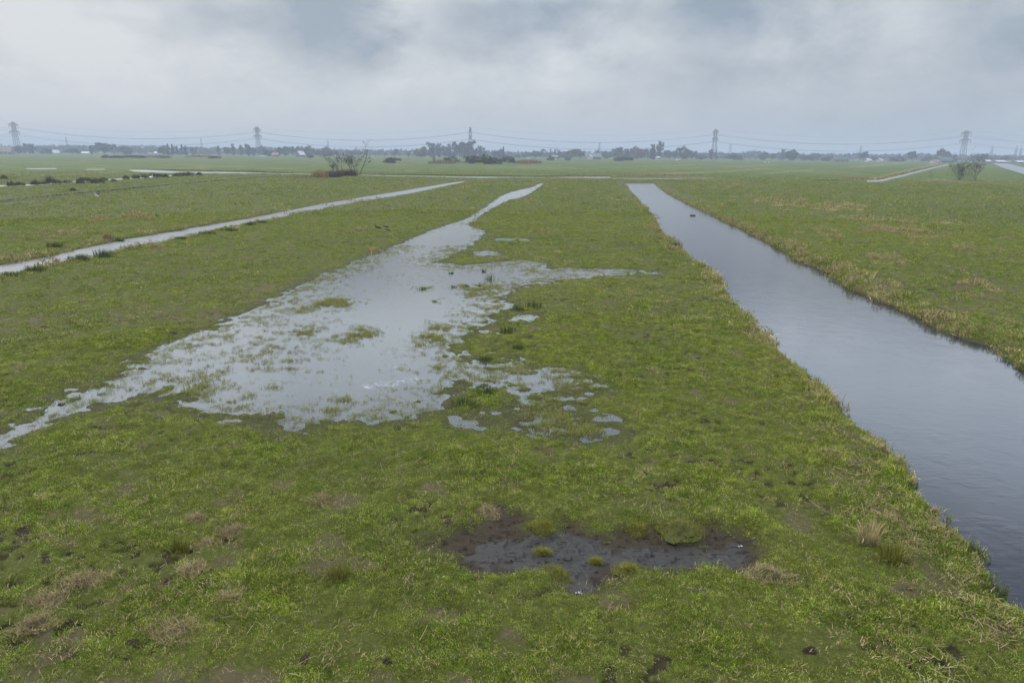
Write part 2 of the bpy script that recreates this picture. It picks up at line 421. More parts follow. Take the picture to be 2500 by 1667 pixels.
# --- ground
def make_ground_mat():
    m, t, out = new_mat('pasture')
    p = t.pos()
    f, a, b, c = field_color(t, p)
    sw = t.attr('sward')
    fine = t.noise(p, 14.0, 5, 0.7)
    green = t.mix(f, tuple(q * 0.64 for q in GD), tuple(q * 0.50 for q in GM))
    green = t.mix(t.rng(b, 0.5, 0.72, 0, 0.5), green, tuple(q * 0.62 for q in GY))
    ms = t.n('ShaderNodeMapping', ins={'Vector': p, 'Scale': (0.11, 0.035, 1.0)})
    dapple = t.noise(ms.outputs[0], 1.0, 5, 0.7)
    green = t.mix(t.rng(dapple, 0.50, 0.66, 0, 0.75), green, tuple(q * 0.62 for q in GD))
    dap2 = t.noise(t.n('ShaderNodeMapping', ins={'Vector': p, 'Location': (7, 3, 0), 'Scale': (0.06, 0.022, 1.0)}).outputs[0], 1.0, 5, 0.7)
    green = t.mix(t.rng(dap2, 0.52, 0.68, 0, 0.55), green, (0.150, 0.118, 0.050))
    thatch = t.mix(t.rng(fine, 0.38, 0.70), (0.017, 0.014, 0.006), (0.085, 0.070, 0.028))
    thatch = t.mix(0.42, thatch, tuple(q * 0.6 for q in GM))
    col = t.mix(sw, thatch, green)
    bl = t.attr('bald')
    col = t.mix(t.math('MULTIPLY', bl, 0.7), col, t.mix(fine, (0.040, 0.030, 0.019), (0.115, 0.085, 0.050)))
    col = t.mix(t.rng(t.attr('pit'), 0.15, 0.7, 0, 0.85), col, (0.026, 0.019, 0.011))
    straw = t.attr('straw')
    st = t.rng(t.math('ADD', straw, t.math('MULTIPLY', t.math('SUBTRACT', fine, 0.5), 2.2)), 0.45, 1.1, 0, 0.62)
    stc = t.mix(t.noise(p, 0.9, 4), (0.23, 0.165, 0.075), ST)
    col = t.mix(st, col, stc)
    bank = t.attr('wet')
    col = t.mix(t.rng(bank, 0.2, 1.0, 0, 0.75), col, (0.036, 0.034, 0.016))
    mud = t.attr('mud'); mw = t.attr('mwet')
    mc = t.mix(t.noise(p, 9.0, 5, 0.7), (0.020, 0.015, 0.010), (0.055, 0.040, 0.026))
    mc = t.mix(mw, mc, t.mix(t.noise(p, 12.0, 4, 0.6), (0.012, 0.011, 0.011), (0.035, 0.030, 0.026)))
    hf = t.math('MULTIPLY', t.rng(t.noise(t.n('ShaderNodeMapping', ins={'Vector': p, 'Scale': (9.0, 13.0, 9.0)}).outputs[0], 1.0, 3, 0.6, 0.2), 0.56, 0.66), mud)
    mc = t.mix(t.math('MULTIPLY', hf, 0.8), mc, (0.009, 0.007, 0.006))
    col = t.mix(mud, col, mc)
    rough = t.rng(mw, 0.15, 0.9, 0.85, 0.33)
    rough = t.math('ADD', rough, t.math('MULTIPLY', hf, 0.45))
    h = t.math('ADD', t.math('MULTIPLY', fine, 0.6), t.math('MULTIPLY', t.noise(p, 45.0, 3, 0.7), 0.4))
    h = t.math('SUBTRACT', h, t.math('MULTIPLY', hf, 0.35))
    bmp = t.n('ShaderNodeBump', ins={'Strength': 0.9, 'Distance': 0.06, 'Height': h})
    spec = t.rng(mw, 0.1, 0.9, 0.12, 0.32)
    principled(t, out, col, rough, spec, bmp.outputs[0])
    return m
M_GROUND = make_ground_mat()

# --- grass blades
def make_grass_mat(name, dry=0.0, dark=1.0, base=None):
    m, t, out = new_mat(name)
    p = t.pos()
    tone = t.attr('tone')
    rnd = t.n('ShaderNodeObjectInfo').outputs['Random']
    if base is None:
        f, a, b, c = field_color(t, p)
        f2 = t.math('ADD', f, t.math('MULTIPLY', t.math('SUBTRACT', rnd, 0.5), 1.0))
        col = t.mix(t.math('ADD', f2, 0.0, clamp=True), tuple(x * 1.75 for x in GD), tuple(x * 1.7 for x in GM))
        col = t.mix(t.rng(b, 0.5, 0.72, 0, 0.5), col, GY)
        col = t.mix(t.rng(a, 0.52, 0.66, 0, 0.45), col, GY)
        col = t.mix(t.rng(t.noise(p, 0.22, 5, 0.65), 0.56, 0.70, 0, 0.28), col, (0.120, 0.105, 0.030))
        col = t.mix(t.rng(tone, 0.55, 1.0, 0, 0.6), col, tuple(x * 1.5 for x in GY))
        col = t.mix(t.rng(rnd, 0.84, 1.0, 0, 0.35), col, (0.24, 0.22, 0.075))
        if dry > 0:
            col = t.mix(t.rng(tone, 0.9 - dry, 1.0 - dry), col, t.mix(rnd, (0.24, 0.18, 0.085), ST))
        else:
            col = t.mix(t.rng(tone, 0.93, 0.97), col, ST)
        # old and young clumps: darker and lighter plants side by side
        age = t.rng(t.noise(p, 3.2, 3, 0.6), 0.36, 0.66, 0.74, 1.20)
        age = t.math('MULTIPLY', age, t.rng(t.noise(t.vmath('ADD', p, (31.0, 17.0, 0.0)), 9.0, 2, 0.6), 0.35, 0.68, 0.78, 1.20))
        age = t.math('MULTIPLY', age, t.rng(tone, 0.0, 0.8, 0.78, 1.25))
        col = t.mix(1.0, col, t.n('ShaderNodeCombineXYZ', ins={0: age, 1: age, 2: age}).outputs[0], 'MULTIPLY')
    else:
        col = t.mix(tone, base[0], base[1])
        col = t.mix(t.rng(rnd, 0, 1, 0, 0.35), col, base[0])
    d = t.n('ShaderNodeBsdfDiffuse', ins={'Color': col})
    tr = t.n('ShaderNodeBsdfTranslucent', ins={'Color': col})
    mx = t.n('ShaderNodeMixShader', ins={0: 0.2, 1: d.outputs[0], 2: tr.outputs[0]})
    t.t.links.new(mx.outputs[0], out.inputs['Surface'])
    return m
M_GRASS = make_grass_mat('grass_blades')
M_MIXED = make_grass_mat('mixed_grass', dry=0.35)
M_DRY = make_grass_mat('dry_grass', dry=0.85)
M_RUSH = make_grass_mat('rush_stems', base=((0.040, 0.060, 0.018), (0.110, 0.125, 0.045)))
M_RUSHD = make_grass_mat('dark_sedge', base=((0.055, 0.060, 0.028), (0.14, 0.132, 0.066)))
M_IRIS = make_grass_mat('iris_leaves', base=((0.040, 0.095, 0.016), (0.075, 0.150, 0.028)))
M_REED = make_grass_mat('reed', base=((0.20, 0.13, 0.065), (0.36, 0.26, 0.13)))
M_WATERGRASS = make_grass_mat('marsh_grass', base=((0.13, 0.15, 0.035), (0.34, 0.31, 0.10)))
M_LITTER = make_grass_mat('straw_litter', base=((0.20, 0.145, 0.075), (0.46, 0.37, 0.21)))
M_HEAP = make_grass_mat('matted_dead_grass', base=((0.11, 0.080, 0.040), (0.40, 0.32, 0.17)))
M_HUM = make_grass_mat('hummock_grass', base=((0.075, 0.080, 0.012), (0.23, 0.215, 0.045)))
M_THATCH = simple('matted_straw', (0.10, 0.075, 0.042), 0.95, 0.1, 0.5, 14)
M_TURF = simple('mossy_turf', (0.050, 0.052, 0.018), 0.95, 0.1, 0.5, 14)
M_SOIL = simple('peat_soil', (0.030, 0.022, 0.014), 0.95, 0.1, 0.5, 12)

# --- water
def make_water_mat(name, base, ripple, scale, ior, thin, rough=0.03):
    m, t, out = new_mat(name)
    p = t.pos()
    mp = t.n('ShaderNodeMapping', ins={'Vector': p, 'Rotation': (0, 0, R(-12)), 'Scale': (0.28, 1.0, 1.0)})
    w1 = t.noise(mp.outputs[0], scale, 3, 0.55, 0.3)
    w2 = t.noise(p, scale * 0.17, 2, 0.5)
    w = t.math('MULTIPLY', w1, t.rng(w2, 0.38, 0.62, 0.25, 1.0))
    bmp = t.n('ShaderNodeBump', ins={'Strength': ripple, 'Distance': 0.02, 'Height': w})
    if thin:
        fr = t.n('ShaderNodeFresnel', ins={'IOR': ior, 'Normal': bmp.outputs[0]})
        gl = t.n('ShaderNodeBsdfGlossy', ins={'Roughness': 0.15, 'Color': (1, 1, 1, 1), 'Normal': bmp.outputs[0]})
        tp = t.n('ShaderNodeBsdfTransparent', ins={'Color': (0.62, 0.60, 0.50, 1)})
        mx = t.n('ShaderNodeMixShader', ins={0: fr.outputs[0], 1: tp.outputs[0], 2: gl.outputs[0]})
        t.t.links.new(mx.outputs[0], out.inputs['Surface'])
    else:
        principled(t, out, base, rough, 0.5, bmp.outputs[0], IOR=ior)
    return m
M_DITCH = make_water_mat('ditch_water', (0.016, 0.016, 0.022), 0.20, 9.0, 1.47, False, 0.13)
M_FARW = make_water_mat('rippled_far_water', (0.020, 0.020, 0.024), 0.4, 2.0, 1.9, False, 0.32)
M_POOL = make_water_mat('shallow_water', None, 0.08, 5.0, 1.52, True)

M_STEEL = simple('galvanised_steel', (0.14, 0.15, 0.16), 0.6, 0.4)
M_WIRE = simple('aluminium_wire', (0.07, 0.07, 0.075), 0.6, 0.3)
M_BARK = simple('bark', (0.075, 0.060, 0.048), 0.9, 0.1, 0.4, 2)
M_BARKD = simple('alder_bark', (0.075, 0.064, 0.054), 0.9, 0.1, 0.4, 2)
M_WALLW = simple('white_render', (0.48, 0.47, 0.45), 0.8, 0.2, 0.1)
M_WALLB = simple('brick_wall', (0.21, 0.145, 0.12), 0.85, 0.2, 0.25)
M_ROOFR = simple('orange_roof_tiles', (0.22, 0.13, 0.10), 0.8, 0.2, 0.2)
M_ROOFG = simple('grey_roof', (0.13, 0.135, 0.145), 0.8, 0.3, 0.2)
M_ROOFW = simple('white_sheet_roof', (0.36, 0.36, 0.36), 0.6, 0.3, 0.1)
M_ROOFT = simple('thatched_roof', (0.19, 0.165, 0.14), 0.95, 0.1, 0.25)
M_ROOFGR = simple('green_sheet_roof', (0.045, 0.075, 0.066), 0.7, 0.3, 0.15)
M_GLASSW = simple('dark_window', (0.035, 0.04, 0.05), 0.2, 0.5, 0.1)
M_DOOR = simple('painted_door', (0.06, 0.09, 0.07), 0.6, 0.3, 0.1)
M_CAR = simple('white_car_paint', (0.78, 0.78, 0.78), 0.3, 0.5, 0.03)
M_TYRE = simple('tyre_rubber', (0.02, 0.02, 0.02), 0.9, 0.2, 0.1)
M_BIRDB = simple('black_feathers', (0.018, 0.018, 0.017), 0.7, 0.3, 0.2, 20)
M_BIRDW = simple('white_feathers', (0.74, 0.74, 0.72), 0.8, 0.2, 0.06, 20)
M_BIRDG = simple('brown_feathers', (0.06, 0.05, 0.04), 0.8, 0.2, 0.3, 20)
M_BEAK = simple('orange_beak', (0.50, 0.20, 0.04), 0.6, 0.3, 0.1)
M_POLE = simple('weathered_stake', (0.50, 0.42, 0.34), 0.8, 0.2, 0.2)
M_ORANGE = simple('orange_tape', (0.62, 0.20, 0.06), 0.7, 0.2, 0.15)
M_PAPER = simple('white_scrap', (0.50, 0.51, 0.53), 0.8, 0.2, 0.05)
M_FOAM = simple('foam', (0.40, 0.42, 0.45), 0.9, 0.2, 0.1)

# ------------------------------------------------------------------ ground sheet
def build_ground():
    th = np.concatenate([np.linspace(-50, 50, 1190), np.linspace(50, 310, 134)[1:-1]])
    th = np.radians(th)
    rr = np.concatenate([[0.6, 1.4, 2.2, 3.2, 4.2], np.geomspace(5.0, 36, 430), np.geomspace(36.3, 4100, 520)])
    T, RR_ = np.meshgrid(th, rr)
    x = (RR_ * np.sin(T)).ravel(); y = (RR_ * np.cos(T)).ravel()
    z, f = fields(x, y)
    st = straw_mask(x, y, f)
    z = np.where(np.hypot(x, y) > 3000, 0.02, z)
    n = len(th); k = len(rr)
    V = np.stack([x, y, z], 1)
    i = np.arange(k - 1)[:, None] * n; j = np.arange(n)[None, :]; j2 = (j + 1) % n
    Q = np.stack([i + j, i + n + j, i + n + j2, i + j2], -1).reshape(-1, 4)
    # close the centre
    V = np.vstack([V, [[0, 0, 0.05]]])
    ex = lambda a: np.append(a, 0.0)
    sw = sst(150, 260, np.hypot(x, y))
    me = np_mesh('ground', V, Q, M_GROUND, True, dict(straw=ex(st), wet=ex(f['wet']), mud=ex(f['mud']), mwet=ex(f['mwet']), pit=ex(f['pit']), bald=ex(f['bald']), sward=ex(sw)))
    import bmesh
    o = bpy.data.objects.new('ground', me); link(o)
    c = MB(); c.v = [tuple(V[q]) for q in range(n)] + [(0, 0, 0.05)]
    tag(o, kind='structure')
    return o
build_ground()

def sheet(name, poly, z, mat, grow, label=None):
    """flat water sheet a little larger than the opening it fills"""
    from mathutils.geometry import tessellate_polygon
    P = np.array(poly)
    n = len(P)
    area = 0.5 * np.sum(P[:, 0] * np.roll(P[:, 1], -1) - np.roll(P[:, 0], -1) * P[:, 1])
    if area < 0: P = P[::-1]
    # offset outwards
    Q = []
    for i in range(n):
        e1 = P[i] - P[i - 1]; e2 = P[(i + 1) % n] - P[i]
        n1 = np.array([e1[1], -e1[0]]) / (np.linalg.norm(e1) + 1e-9); n2 = np.array([e2[1], -e2[0]]) / (np.linalg.norm(e2) + 1e-9)
        m = n1 + n2; l = np.linalg.norm(m)
        m = m / l if l > 1e-6 else n1
        Q.append(P[i] + m * grow)
    tri = tessellate_polygon([[Vector((q[0], q[1], 0)) for q in Q]])
    mb = MB()
    fs = []
    for a, b, c in tri:
        A, B, C = Q[a], Q[b], Q[c]
        s = (B[0] - A[0]) * (C[1] - A[1]) - (B[1] - A[1]) * (C[0] - A[0])
        if abs(s) < 1e-9: continue
        fs.append((a, b, c) if s > 0 else (a, c, b))
    mb.add([(q[0], q[1], z) for q in Q], fs)
    o = mb.build(name, mat)
    tag(o, kind='structure')
    return o
sheet('wide_ditch_water', WIDE, LW, M_DITCH, 0.5)
sheet('narrow_ditch_water', NARROW, LN, M_FARW, 0.25)
sheet('cross_ditch_water', CROSS, LC, M_FARW, 0.4)
sheet('far_pool_water', ST1, LC, M_FARW, 0.4)
sheet('far_pool_water', ST2, LC, M_FARW, 0.4)
sheet('tussock_ditch_water', TUS, LC, M_FARW, 0.3)
sheet('field_ditch_water', RD, LC, M_FARW, 0.4)
sheet('canal_water', RR, LC, M_FARW, 0.5)
# the flooded hollow: one rectangle-like sheet that the ground rises through
hull = D([(1270, 418), (1110, 436), (1040, 505), (800, 600), (500, 735), (250, 845), (-80, 990), (-80, 1070), (150, 975), (350, 935), (620, 1000), (720, 1000), (1010, 975), (1180, 1000), (1330, 1022), (1430, 1000), (1430, 880), (1330, 820), (1240, 810), (1250, 680), (1480, 645), (1520, 640), (1530, 612), (1300, 590), (1180, 535), (1130, 480), (1230, 440), (1275, 424)], LP)
sheet('flood_water', hull, LP, M_POOL, 0.0)

# ------------------------------------------------------------------ scatter ("stuff")
def clump_mesh(name, n, rad, L0, L1, w0, w1, mat, lean=0.9, seed=0, flat=False):
    rr = random.Random(seed); mb = MB()
    for _ in range(n):
        a = rr.uniform(0, 6.283); q = rad * math.sqrt(rr.random())
        x, y = q * math.cos(a), q * math.sin(a)
        ang = a + rr.uniform(-1.2, 1.2) if rr.random() < .6 else rr.uniform(0, 6.283)
        if flat:
            mb.blade(x, y, rr.uniform(0.0, 0.05), ang, rr.uniform(L0, L1), rr.uniform(w0, w1), rr.uniform(1.15, 1.5), rr.random(), 0.08)
        else:
            mb.blade(x, y, -0.01, ang, rr.uniform(L0, L1), rr.uniform(w0, w1), abs(rr.gauss(0, lean * 0.6)) + 0.1, rr.random(), rr.uniform(.1, .9))
    return mb.mesh(name, mat)

def scatter(name, pts, rots, scl, pick, meshes, label=None):
    me = bpy.data.meshes.new(name)
    me.vertices.add(len(pts))
    me.vertices.foreach_set('co', np.asarray(pts, np.float32).ravel())
    a = me.attributes.new('rot', 'FLOAT_VECTOR', 'POINT'); a.data.foreach_set('vector', np.asarray(rots, np.float32).ravel())
    a = me.attributes.new('scl', 'FLOAT', 'POINT'); a.data.foreach_set('value', np.asarray(scl, np.float32))
    a = me.attributes.new('pick', 'INT', 'POINT'); a.data.foreach_set('value', np.asarray(pick, np.int32))
    me.update()
    o = bpy.data.objects.new(name, me); link(o)
    src = bpy.data.collections.new(name + '_sources')
    for i, m in enumerate(meshes):
        so = bpy.data.objects.new('%s_source_%02d' % (name, i), m)
        src.objects.link(so)
    ng = bpy.data.node_groups.new(name + '_nodes', 'GeometryNodeTree')
    ng.interface.new_socket('Geometry', in_out='INPUT', socket_type='NodeSocketGeometry')
    ng.interface.new_socket('Geometry', in_out='OUTPUT', socket_type='NodeSocketGeometry')
    N = ng.nodes.new; L = ng.links.new
    gi = N('NodeGroupInput'); go = N('NodeGroupOutput')
    ci = N('GeometryNodeCollectionInfo'); ci.inputs['Collection'].default_value = src
    ci.inputs['Separate Children'].default_value = True; ci.inputs['Reset Children'].default_value = True
    ip = N('GeometryNodeInstanceOnPoints'); ip.inputs['Pick Instance'].default_value = True
    def na(nm, ty):
        q = N('GeometryNodeInputNamedAttribute'); q.data_type = ty; q.inputs['Name'].default_value = nm
        return [s for s in q.outputs if s.enabled and s.name == 'Attribute'][0]
    er = N('FunctionNodeEulerToRotation')
    L(na('rot', 'FLOAT_VECTOR'), er.inputs[0])
    L(gi.outputs[0], ip.inputs['Points']); L(ci.outputs[0], ip.inputs['Instance'])
    L(er.outputs[0], ip.inputs['Rotation']); L(na('scl', 'FLOAT'), ip.inputs['Scale']); L(na('pick', 'INT'), ip.inputs['Instance Index'])
    L(ip.outputs[0], go.inputs[0])
    md = o.modifiers.new('scatter', 'NODES'); md.node_group = ng
    tag(o, label, None, None, 'stuff')
    return o

rng = np.random.default_rng(5)
def sector(n, r0, r1, half=48):
    r = np.sqrt(rng.uniform(r0 * r0, r1 * r1, n)); a = np.radians(rng.uniform(-half, half, n))
    return r * np.sin(a), r * np.cos(a)
def water_depth(x, y, z, f):
    """True where the ground stands above the water of its ditch or pool"""
    return (z > LP + 0.002) | ((f['dp'] < 0.9) & (f['bank'] < .1) & (z > LP - 0.045 * rng.random(len(z)) ** 1.5) & (rng.random(len(z)) < .75)) | ((f['dp'] > 0.4) & (z > LN + 0.02) & (f['bank'] > 0.5)) | ((f['bank'] > 0.55) & (z > LW + 0.04) & (x > 4))

near_m = [clump_mesh('tuft', 40, 0.10, 0.016, 0.048, 0.004, 0.0075, M_GRASS, 1.5, s) for s in range(4)] + \
         [clump_mesh('tuft', 38, 0.10, 0.02, 0.056, 0.004, 0.0075, M_MIXED, 1.5, s) for s in range(10, 12)] + \
         [clump_mesh('tuft', 30, 0.11, 0.03, 0.08, 0.004, 0.008, M_DRY, 1.8, s) for s in range(20, 23)]
mid_m = [clump_mesh('tuft', 48, 0.21, 0.024, 0.06, 0.009, 0.017, M_GRASS, 1.45, s) for s in range(30, 34)] + \
        [clump_mesh('tuft', 46, 0.21, 0.03, 0.075, 0.009, 0.017, M_MIXED, 1.45, s) for s in range(40, 42)] + \
        [clump_mesh('tuft', 36, 0.22, 0.06, 0.14, 0.010, 0.019, M_DRY, 1.5, s) for s in range(50, 53)]
far_m = [clump_mesh('tuft', 40, 0.50, 0.04, 0.085, 0.03, 0.06, M_GRASS, 1.3, s) for s in range(60, 64)] + \
        [clump_mesh('tuft', 40, 0.50, 0.05, 0.10, 0.03, 0.06, M_MIXED, 1.3, s) for s in range(70, 72)] + \
        [clump_mesh('tuft', 34, 0.50, 0.06, 0.15, 0.03, 0.06, M_DRY, 1.3, s) for s in range(80, 83)]
def grass_layer(name, n, r0, r1, meshes, label, s0=0.7, s1=1.25):
    x, y = sector(n, r0, r1)
    z, f = fields(x, y)
    st = straw_mask(x, y, f)
    bald = vnoise(x / 0.42, y / 0.42, 91) * 0.6 + vnoise(x / 1.6, y / 1.6, 92) * 0.4
    spots = vnoise(x / 0.9 + 5, y / 0.9, 94)
    ok = water_depth(x, y, z, f) & (rng.random(n) > f['mud'] * (0.90 + 0.1 * f['mwet'])) & (bald > 0.10 + 0.10 * rng.random(n)) & (f['pit'] < 0.15 + 0.35 * rng.random(n)) & (rng.random(n) > 0.72 * f['bald']) & ~((spots < 0.11) & (rng.random(n) < .85))
    ok &= ~((np.hypot(x, y) > 95) & (f['bank'] > 0.03))
    rq = np.hypot(x, y)
    ok &= rng.random(n) > sst(150, r1, rq) if r1 > 150 else True
    ok &= ~((f['wet'] > 0.55) & (f['bank'] < .2) & (rng.random(n) < 0.72))
    x, y, z, st = x[ok], y[ok], z[ok], st[ok]
    bk = f['bank'][ok]
    k = len(x)
    u = rng.random(k)
    pick = np.where(u < st * 0.8, 6 + rng.integers(0, 3, k), np.where(u < st * 0.8 + 0.26 + 0.3 * st, 4 + rng.integers(0, 2, k), rng.integers(0, 4, k)))
    tall = 0.65 + 0.85 * vnoise(x / 0.8, y / 0.8, 93) ** 2
    scl = rng.uniform(s0, s1, k) * tall * (1 + 0.5 * bk * (1 - sst(30, 70, np.hypot(x, y)))) * (1 + 0.9 * st * sst(26, 40, np.hypot(x, y)) * (1 - sst(110, 150, np.hypot(x, y))))
    rot = np.stack([rng.normal(0, .28, k), rng.normal(0, .28, k), rng.uniform(0, 6.283, k)], 1)
    return scatter(name, np.stack([x, y, z], 1), rot, scl, pick, meshes, label)
grass_layer('short_grass', 170000, 4.8, 26, near_m, 'short grazed grass of the near pasture')
grass_layer('pasture_grass', 125000, 24, 75, mid_m, 'grazed grass around the flooded hollow')
grass_layer('field_grass', 125000, 68, 260, far_m, 'grazed grass of the farther fields')

# longer grass hanging over the ditch edges
def bank_grass():
    ms = [clump_mesh('bank', 40, 0.16, 0.08, 0.22, 0.008, 0.016, M_MIXED if q % 2 else M_GRASS, 1.1, 140 + q) for q in range(4)] + [clump_mesh('bank', 36, 0.16, 0.10, 0.28, 0.007, 0.014, M_DRY, 1.2, 150 + q) for q in range(2)]
    P = []
    for line, L, dens, side in ((wlg, LW, 9, 1), (wrg, LW, 7, -1), (D(nf, LN), LN, 4, 1), (D(nn, LN), LN, 4, -1)):
        for i in range(len(line) - 1):
            a, b = line[i], line[i + 1]; e = b - a; l = np.linalg.norm(e)
            if l < 1e-6: continue
            nrm = np.array([e[1], -e[0]]) / l * (-1)
            for _ in range(int(min(l, 60) * dens) + 1):
                q = a + e * rng.random(); o = rng.normal(0.12, 0.30)
                P.append((q + nrm * o * (1 if side == 1 else -1) * (-1 if line is wlg or line is wrg else 1), L))
    xy = np.array([p[0] for p in P]); lev = np.array([p[1] for p in P])
    z, f = fields(xy[:, 0], xy[:, 1])
    ok = (z > lev - 0.06) & (np.hypot(xy[:, 0], xy[:, 1]) < 150) & (vnoise(xy[:, 0] / 0.9, xy[:, 1] / 0.9, 97) > 0.3)
    xy, z, lev = xy[ok], z[ok], lev[ok]; k = len(z)
    rr_ = np.hypot(xy[:, 0], xy[:, 1])
    rot = np.stack([rng.normal(0, .3, k), rng.normal(0, .3, k), rng.uniform(0, 6.283, k)], 1)
    scl = rng.uniform(.5, 1.25, k) * np.where(lev == LW, 1.0, 0.6) * (0.6 + 0.8 * vnoise(xy[:, 0] / 1.4, xy[:, 1] / 1.4, 98))
    scatter('bank_grass', np.stack([xy[:, 0], xy[:, 1], np.maximum(z, lev - .02)], 1), rot, scl, np.where(rng.random(k) < .26, rng.integers(4, 6, k), rng.integers(0, 4, k)), ms, 'longer grass hanging over the ditch edges')
bank_grass()

# straw litter lying in the pasture
def litter():
    ms = [clump_mesh('straw', 9, 0.13, 0.025, 0.085, 0.004, 0.008, M_LITTER, 1, s, True) for s in range(100, 105)]
    x, y = sector(60000, 5.5, 34)
    z, f = fields(x, y); st = straw_mask(x, y, f)
    s = np.zeros(len(x))
    for c, rx, ry, a in STRAWG: s = np.maximum(s, a * np.exp(-((x - c[0]) / rx) ** 2 - ((y - c[1]) / ry) ** 2))
    n = fbm(x / 0.5, y / 0.5, 111, 3)
    ok = (z > LP + 0.01) & (f['mud'] < 0.5) & (rng.random(len(x)) < 0.15 + 0.8 * sst(0.38, 0.8, s * 0.78 + n * 1.5))
    x, y, z = x[ok], y[ok], z[ok]; k = len(x)
    rot = np.stack([rng.normal(0, .15, k), rng.normal(0, .15, k), rng.uniform(0, 6.283, k)], 1)
    scatter('straw_litter', np.stack([x, y, z + 0.045], 1), rot, rng.uniform(.6, 1.5, k), rng.integers(0, 5, k), ms, 'dry straw and stalks strewn over the near pasture')
litter()

# grass standing in the flood water
def marsh():
    ms = [clump_mesh('marsh', 16, 0.10, 0.06, 0.17, 0.006, 0.011, M_WATERGRASS, 1.1, s) for s in range(120, 125)]
    PATCH = [(620, 800, 130, 70, .42), (760, 695, 60, 14, .9), (700, 708, 50, 12, .6), (815, 768, 62, 18, .85), (990, 775, 36, 14, 1), (1012, 752, 26, 8, .9), (965, 790, 16, 6, .9), (640, 838, 70, 22, .6), (690, 765, 60, 22, .6), (560, 775, 50, 16, .5), (500, 840, 80, 30, .55), (430, 893, 60, 20, .9), (470, 870, 40, 20, .6), (580, 905, 26, 8, .8), (640, 885, 30, 9, .6), (920, 852, 34, 8, .75), (780, 915, 24, 7, .8), (758, 938, 14, 5, .9), (1100, 660, 46, 10, .8), (1085, 675, 30, 8, .7), (970, 660, 22, 5, .7), (1070, 655, 20, 5, .8), (1010, 842, 10, 4, .9), (400, 860, 60, 26, .35), (300, 880, 40, 14, .4), (230, 885, 40, 14, .5), (480, 790, 60, 20, .3), (730, 840, 60, 30, .35), (860, 640, 200, 30, .10), (820, 900, 250, 60, .07), (1080, 850, 120, 30, .14), (1300, 870, 80, 30, .55), (1280, 950, 80, 50, .8), (1340, 990, 70, 22, 1.0), (1250, 985, 60, 20, .9), (1110, 960, 60, 14, .8), (1200, 860, 60, 28, .5), (1100, 870, 60, 20, .4), (1090, 710, 60, 30, .2), (1020, 690, 50, 16, .12), (560, 870, 160, 80, .12), (1180, 640, 60, 12, .18)]
    G = []
    for cx, cy, rx, ry, a in PATCH:
        c = np.array(at(cx * 1.06293, cy * 1.06293)); ex = np.array(at((cx + rx) * 1.06293, cy * 1.06293)); ey = np.array(at(cx * 1.06293, (cy - ry) * 1.06293))
        G.append((c, np.linalg.norm(ex - c), np.linalg.norm(ey - c), a))
    lo = POOL.min(0); hi = POOL.max(0)
    n = 330000
    # uniform over the near part of the pool
    x = rng.uniform(lo[0], hi[0], n); y = rng.uniform(lo[1], min(hi[1], 46), n)
    dp = sdf(np.stack([x, y], 1), POOL, 5)
    s = np.zeros(n)
    for c, rx, ry, a in G: s = np.maximum(s, a * np.exp(-((x - c[0]) / rx) ** 2 - ((y - c[1]) / ry) ** 2))
    nz = fbm(x / 0.9, y / 0.9, 131, 3); nz2 = fbm(x / 0.25, y / 0.25, 133, 2)
    prob = (0.06 + 0.60 * s) * sst(0.02, 0.16, s) * sst(0.02, 0.30, nz2 * 1.1 + 0.7 * nz + 0.30 * s)
    edge = 0.60 * (1 - sst(0.0, 2.4, -dp))
    ok = (dp < 0) & (rng.random(n) < np.maximum(prob, edge * (nz2 + 0.4 * nz > 0.02)))
    x, y, s = x[ok], y[ok], s[ok]; k = len(x)
    rot = np.stack([rng.normal(0, .15, k), rng.normal(0, .15, k), rng.uniform(0, 6.283, k)], 1)
    scatter('marsh_grass', np.stack([x, y, np.full(k, LP - 0.04)], 1), rot, rng.uniform(.6, 1.1, k) * (0.75 + 0.5 * s), rng.integers(0, 5, k), ms, 'tufts of yellow green grass standing in the flood water')
marsh()

# foam drifting on the flood water
def foam():
    mb = MB(); rr = random.Random(3)
    for (cx, cy, rx, ry, n, tilt) in [(900, 880, 75, 5, 560, -0.14), (960, 872, 40, 4, 260, -0.12), (850, 888, 30, 4, 160, -.1), (905, 850, 22, 6, 90, 0), (1085, 707, 24, 2.4, 120, -.1), (1030, 728, 34, 4, 110, -.1), (900, 845, 14, 3, 60, 0), (1275, 656, 18, 2, 60, 0), (760, 895, 40, 4, 40, -.1), (1150, 740, 40, 8, 60, 0)]:
        for _ in range(int(n * .36)):
            u = rr.gauss(0, .5); v = rr.gauss(0, .5) + 0.5 * math.sin(u * 7 + cx)
            x, y = at((cx + u * rx) * 1.06293, (cy + v * ry * 1.5 + tilt * u * rx) * 1.06293, LP)
            q = rr.uniform(.004, .014)
            k = 6; a0 = rr.uniform(0, 6)
            st = rr.uniform(1.5, 4.5)
            pts = [(x + st * q * math.cos(a0 + 6.283 * i / k) * rr.uniform(.6, 1.2), y + q * math.sin(a0 + 6.283 * i / k) * rr.uniform(.6, 1.2)) for i in range(k)]
            z = LP + 0.003 + 0.004 * rr.random()
            mb.add([(p[0], p[1], z) for p in pts] + [(x, y, z + 0.008)], [(i, (i + 1) % k, k) for i in range(k)])
    o = mb.build('foam', M_FOAM)
    tag(o, 'white foam drifting on the flood water', None, None, 'stuff')
foam()

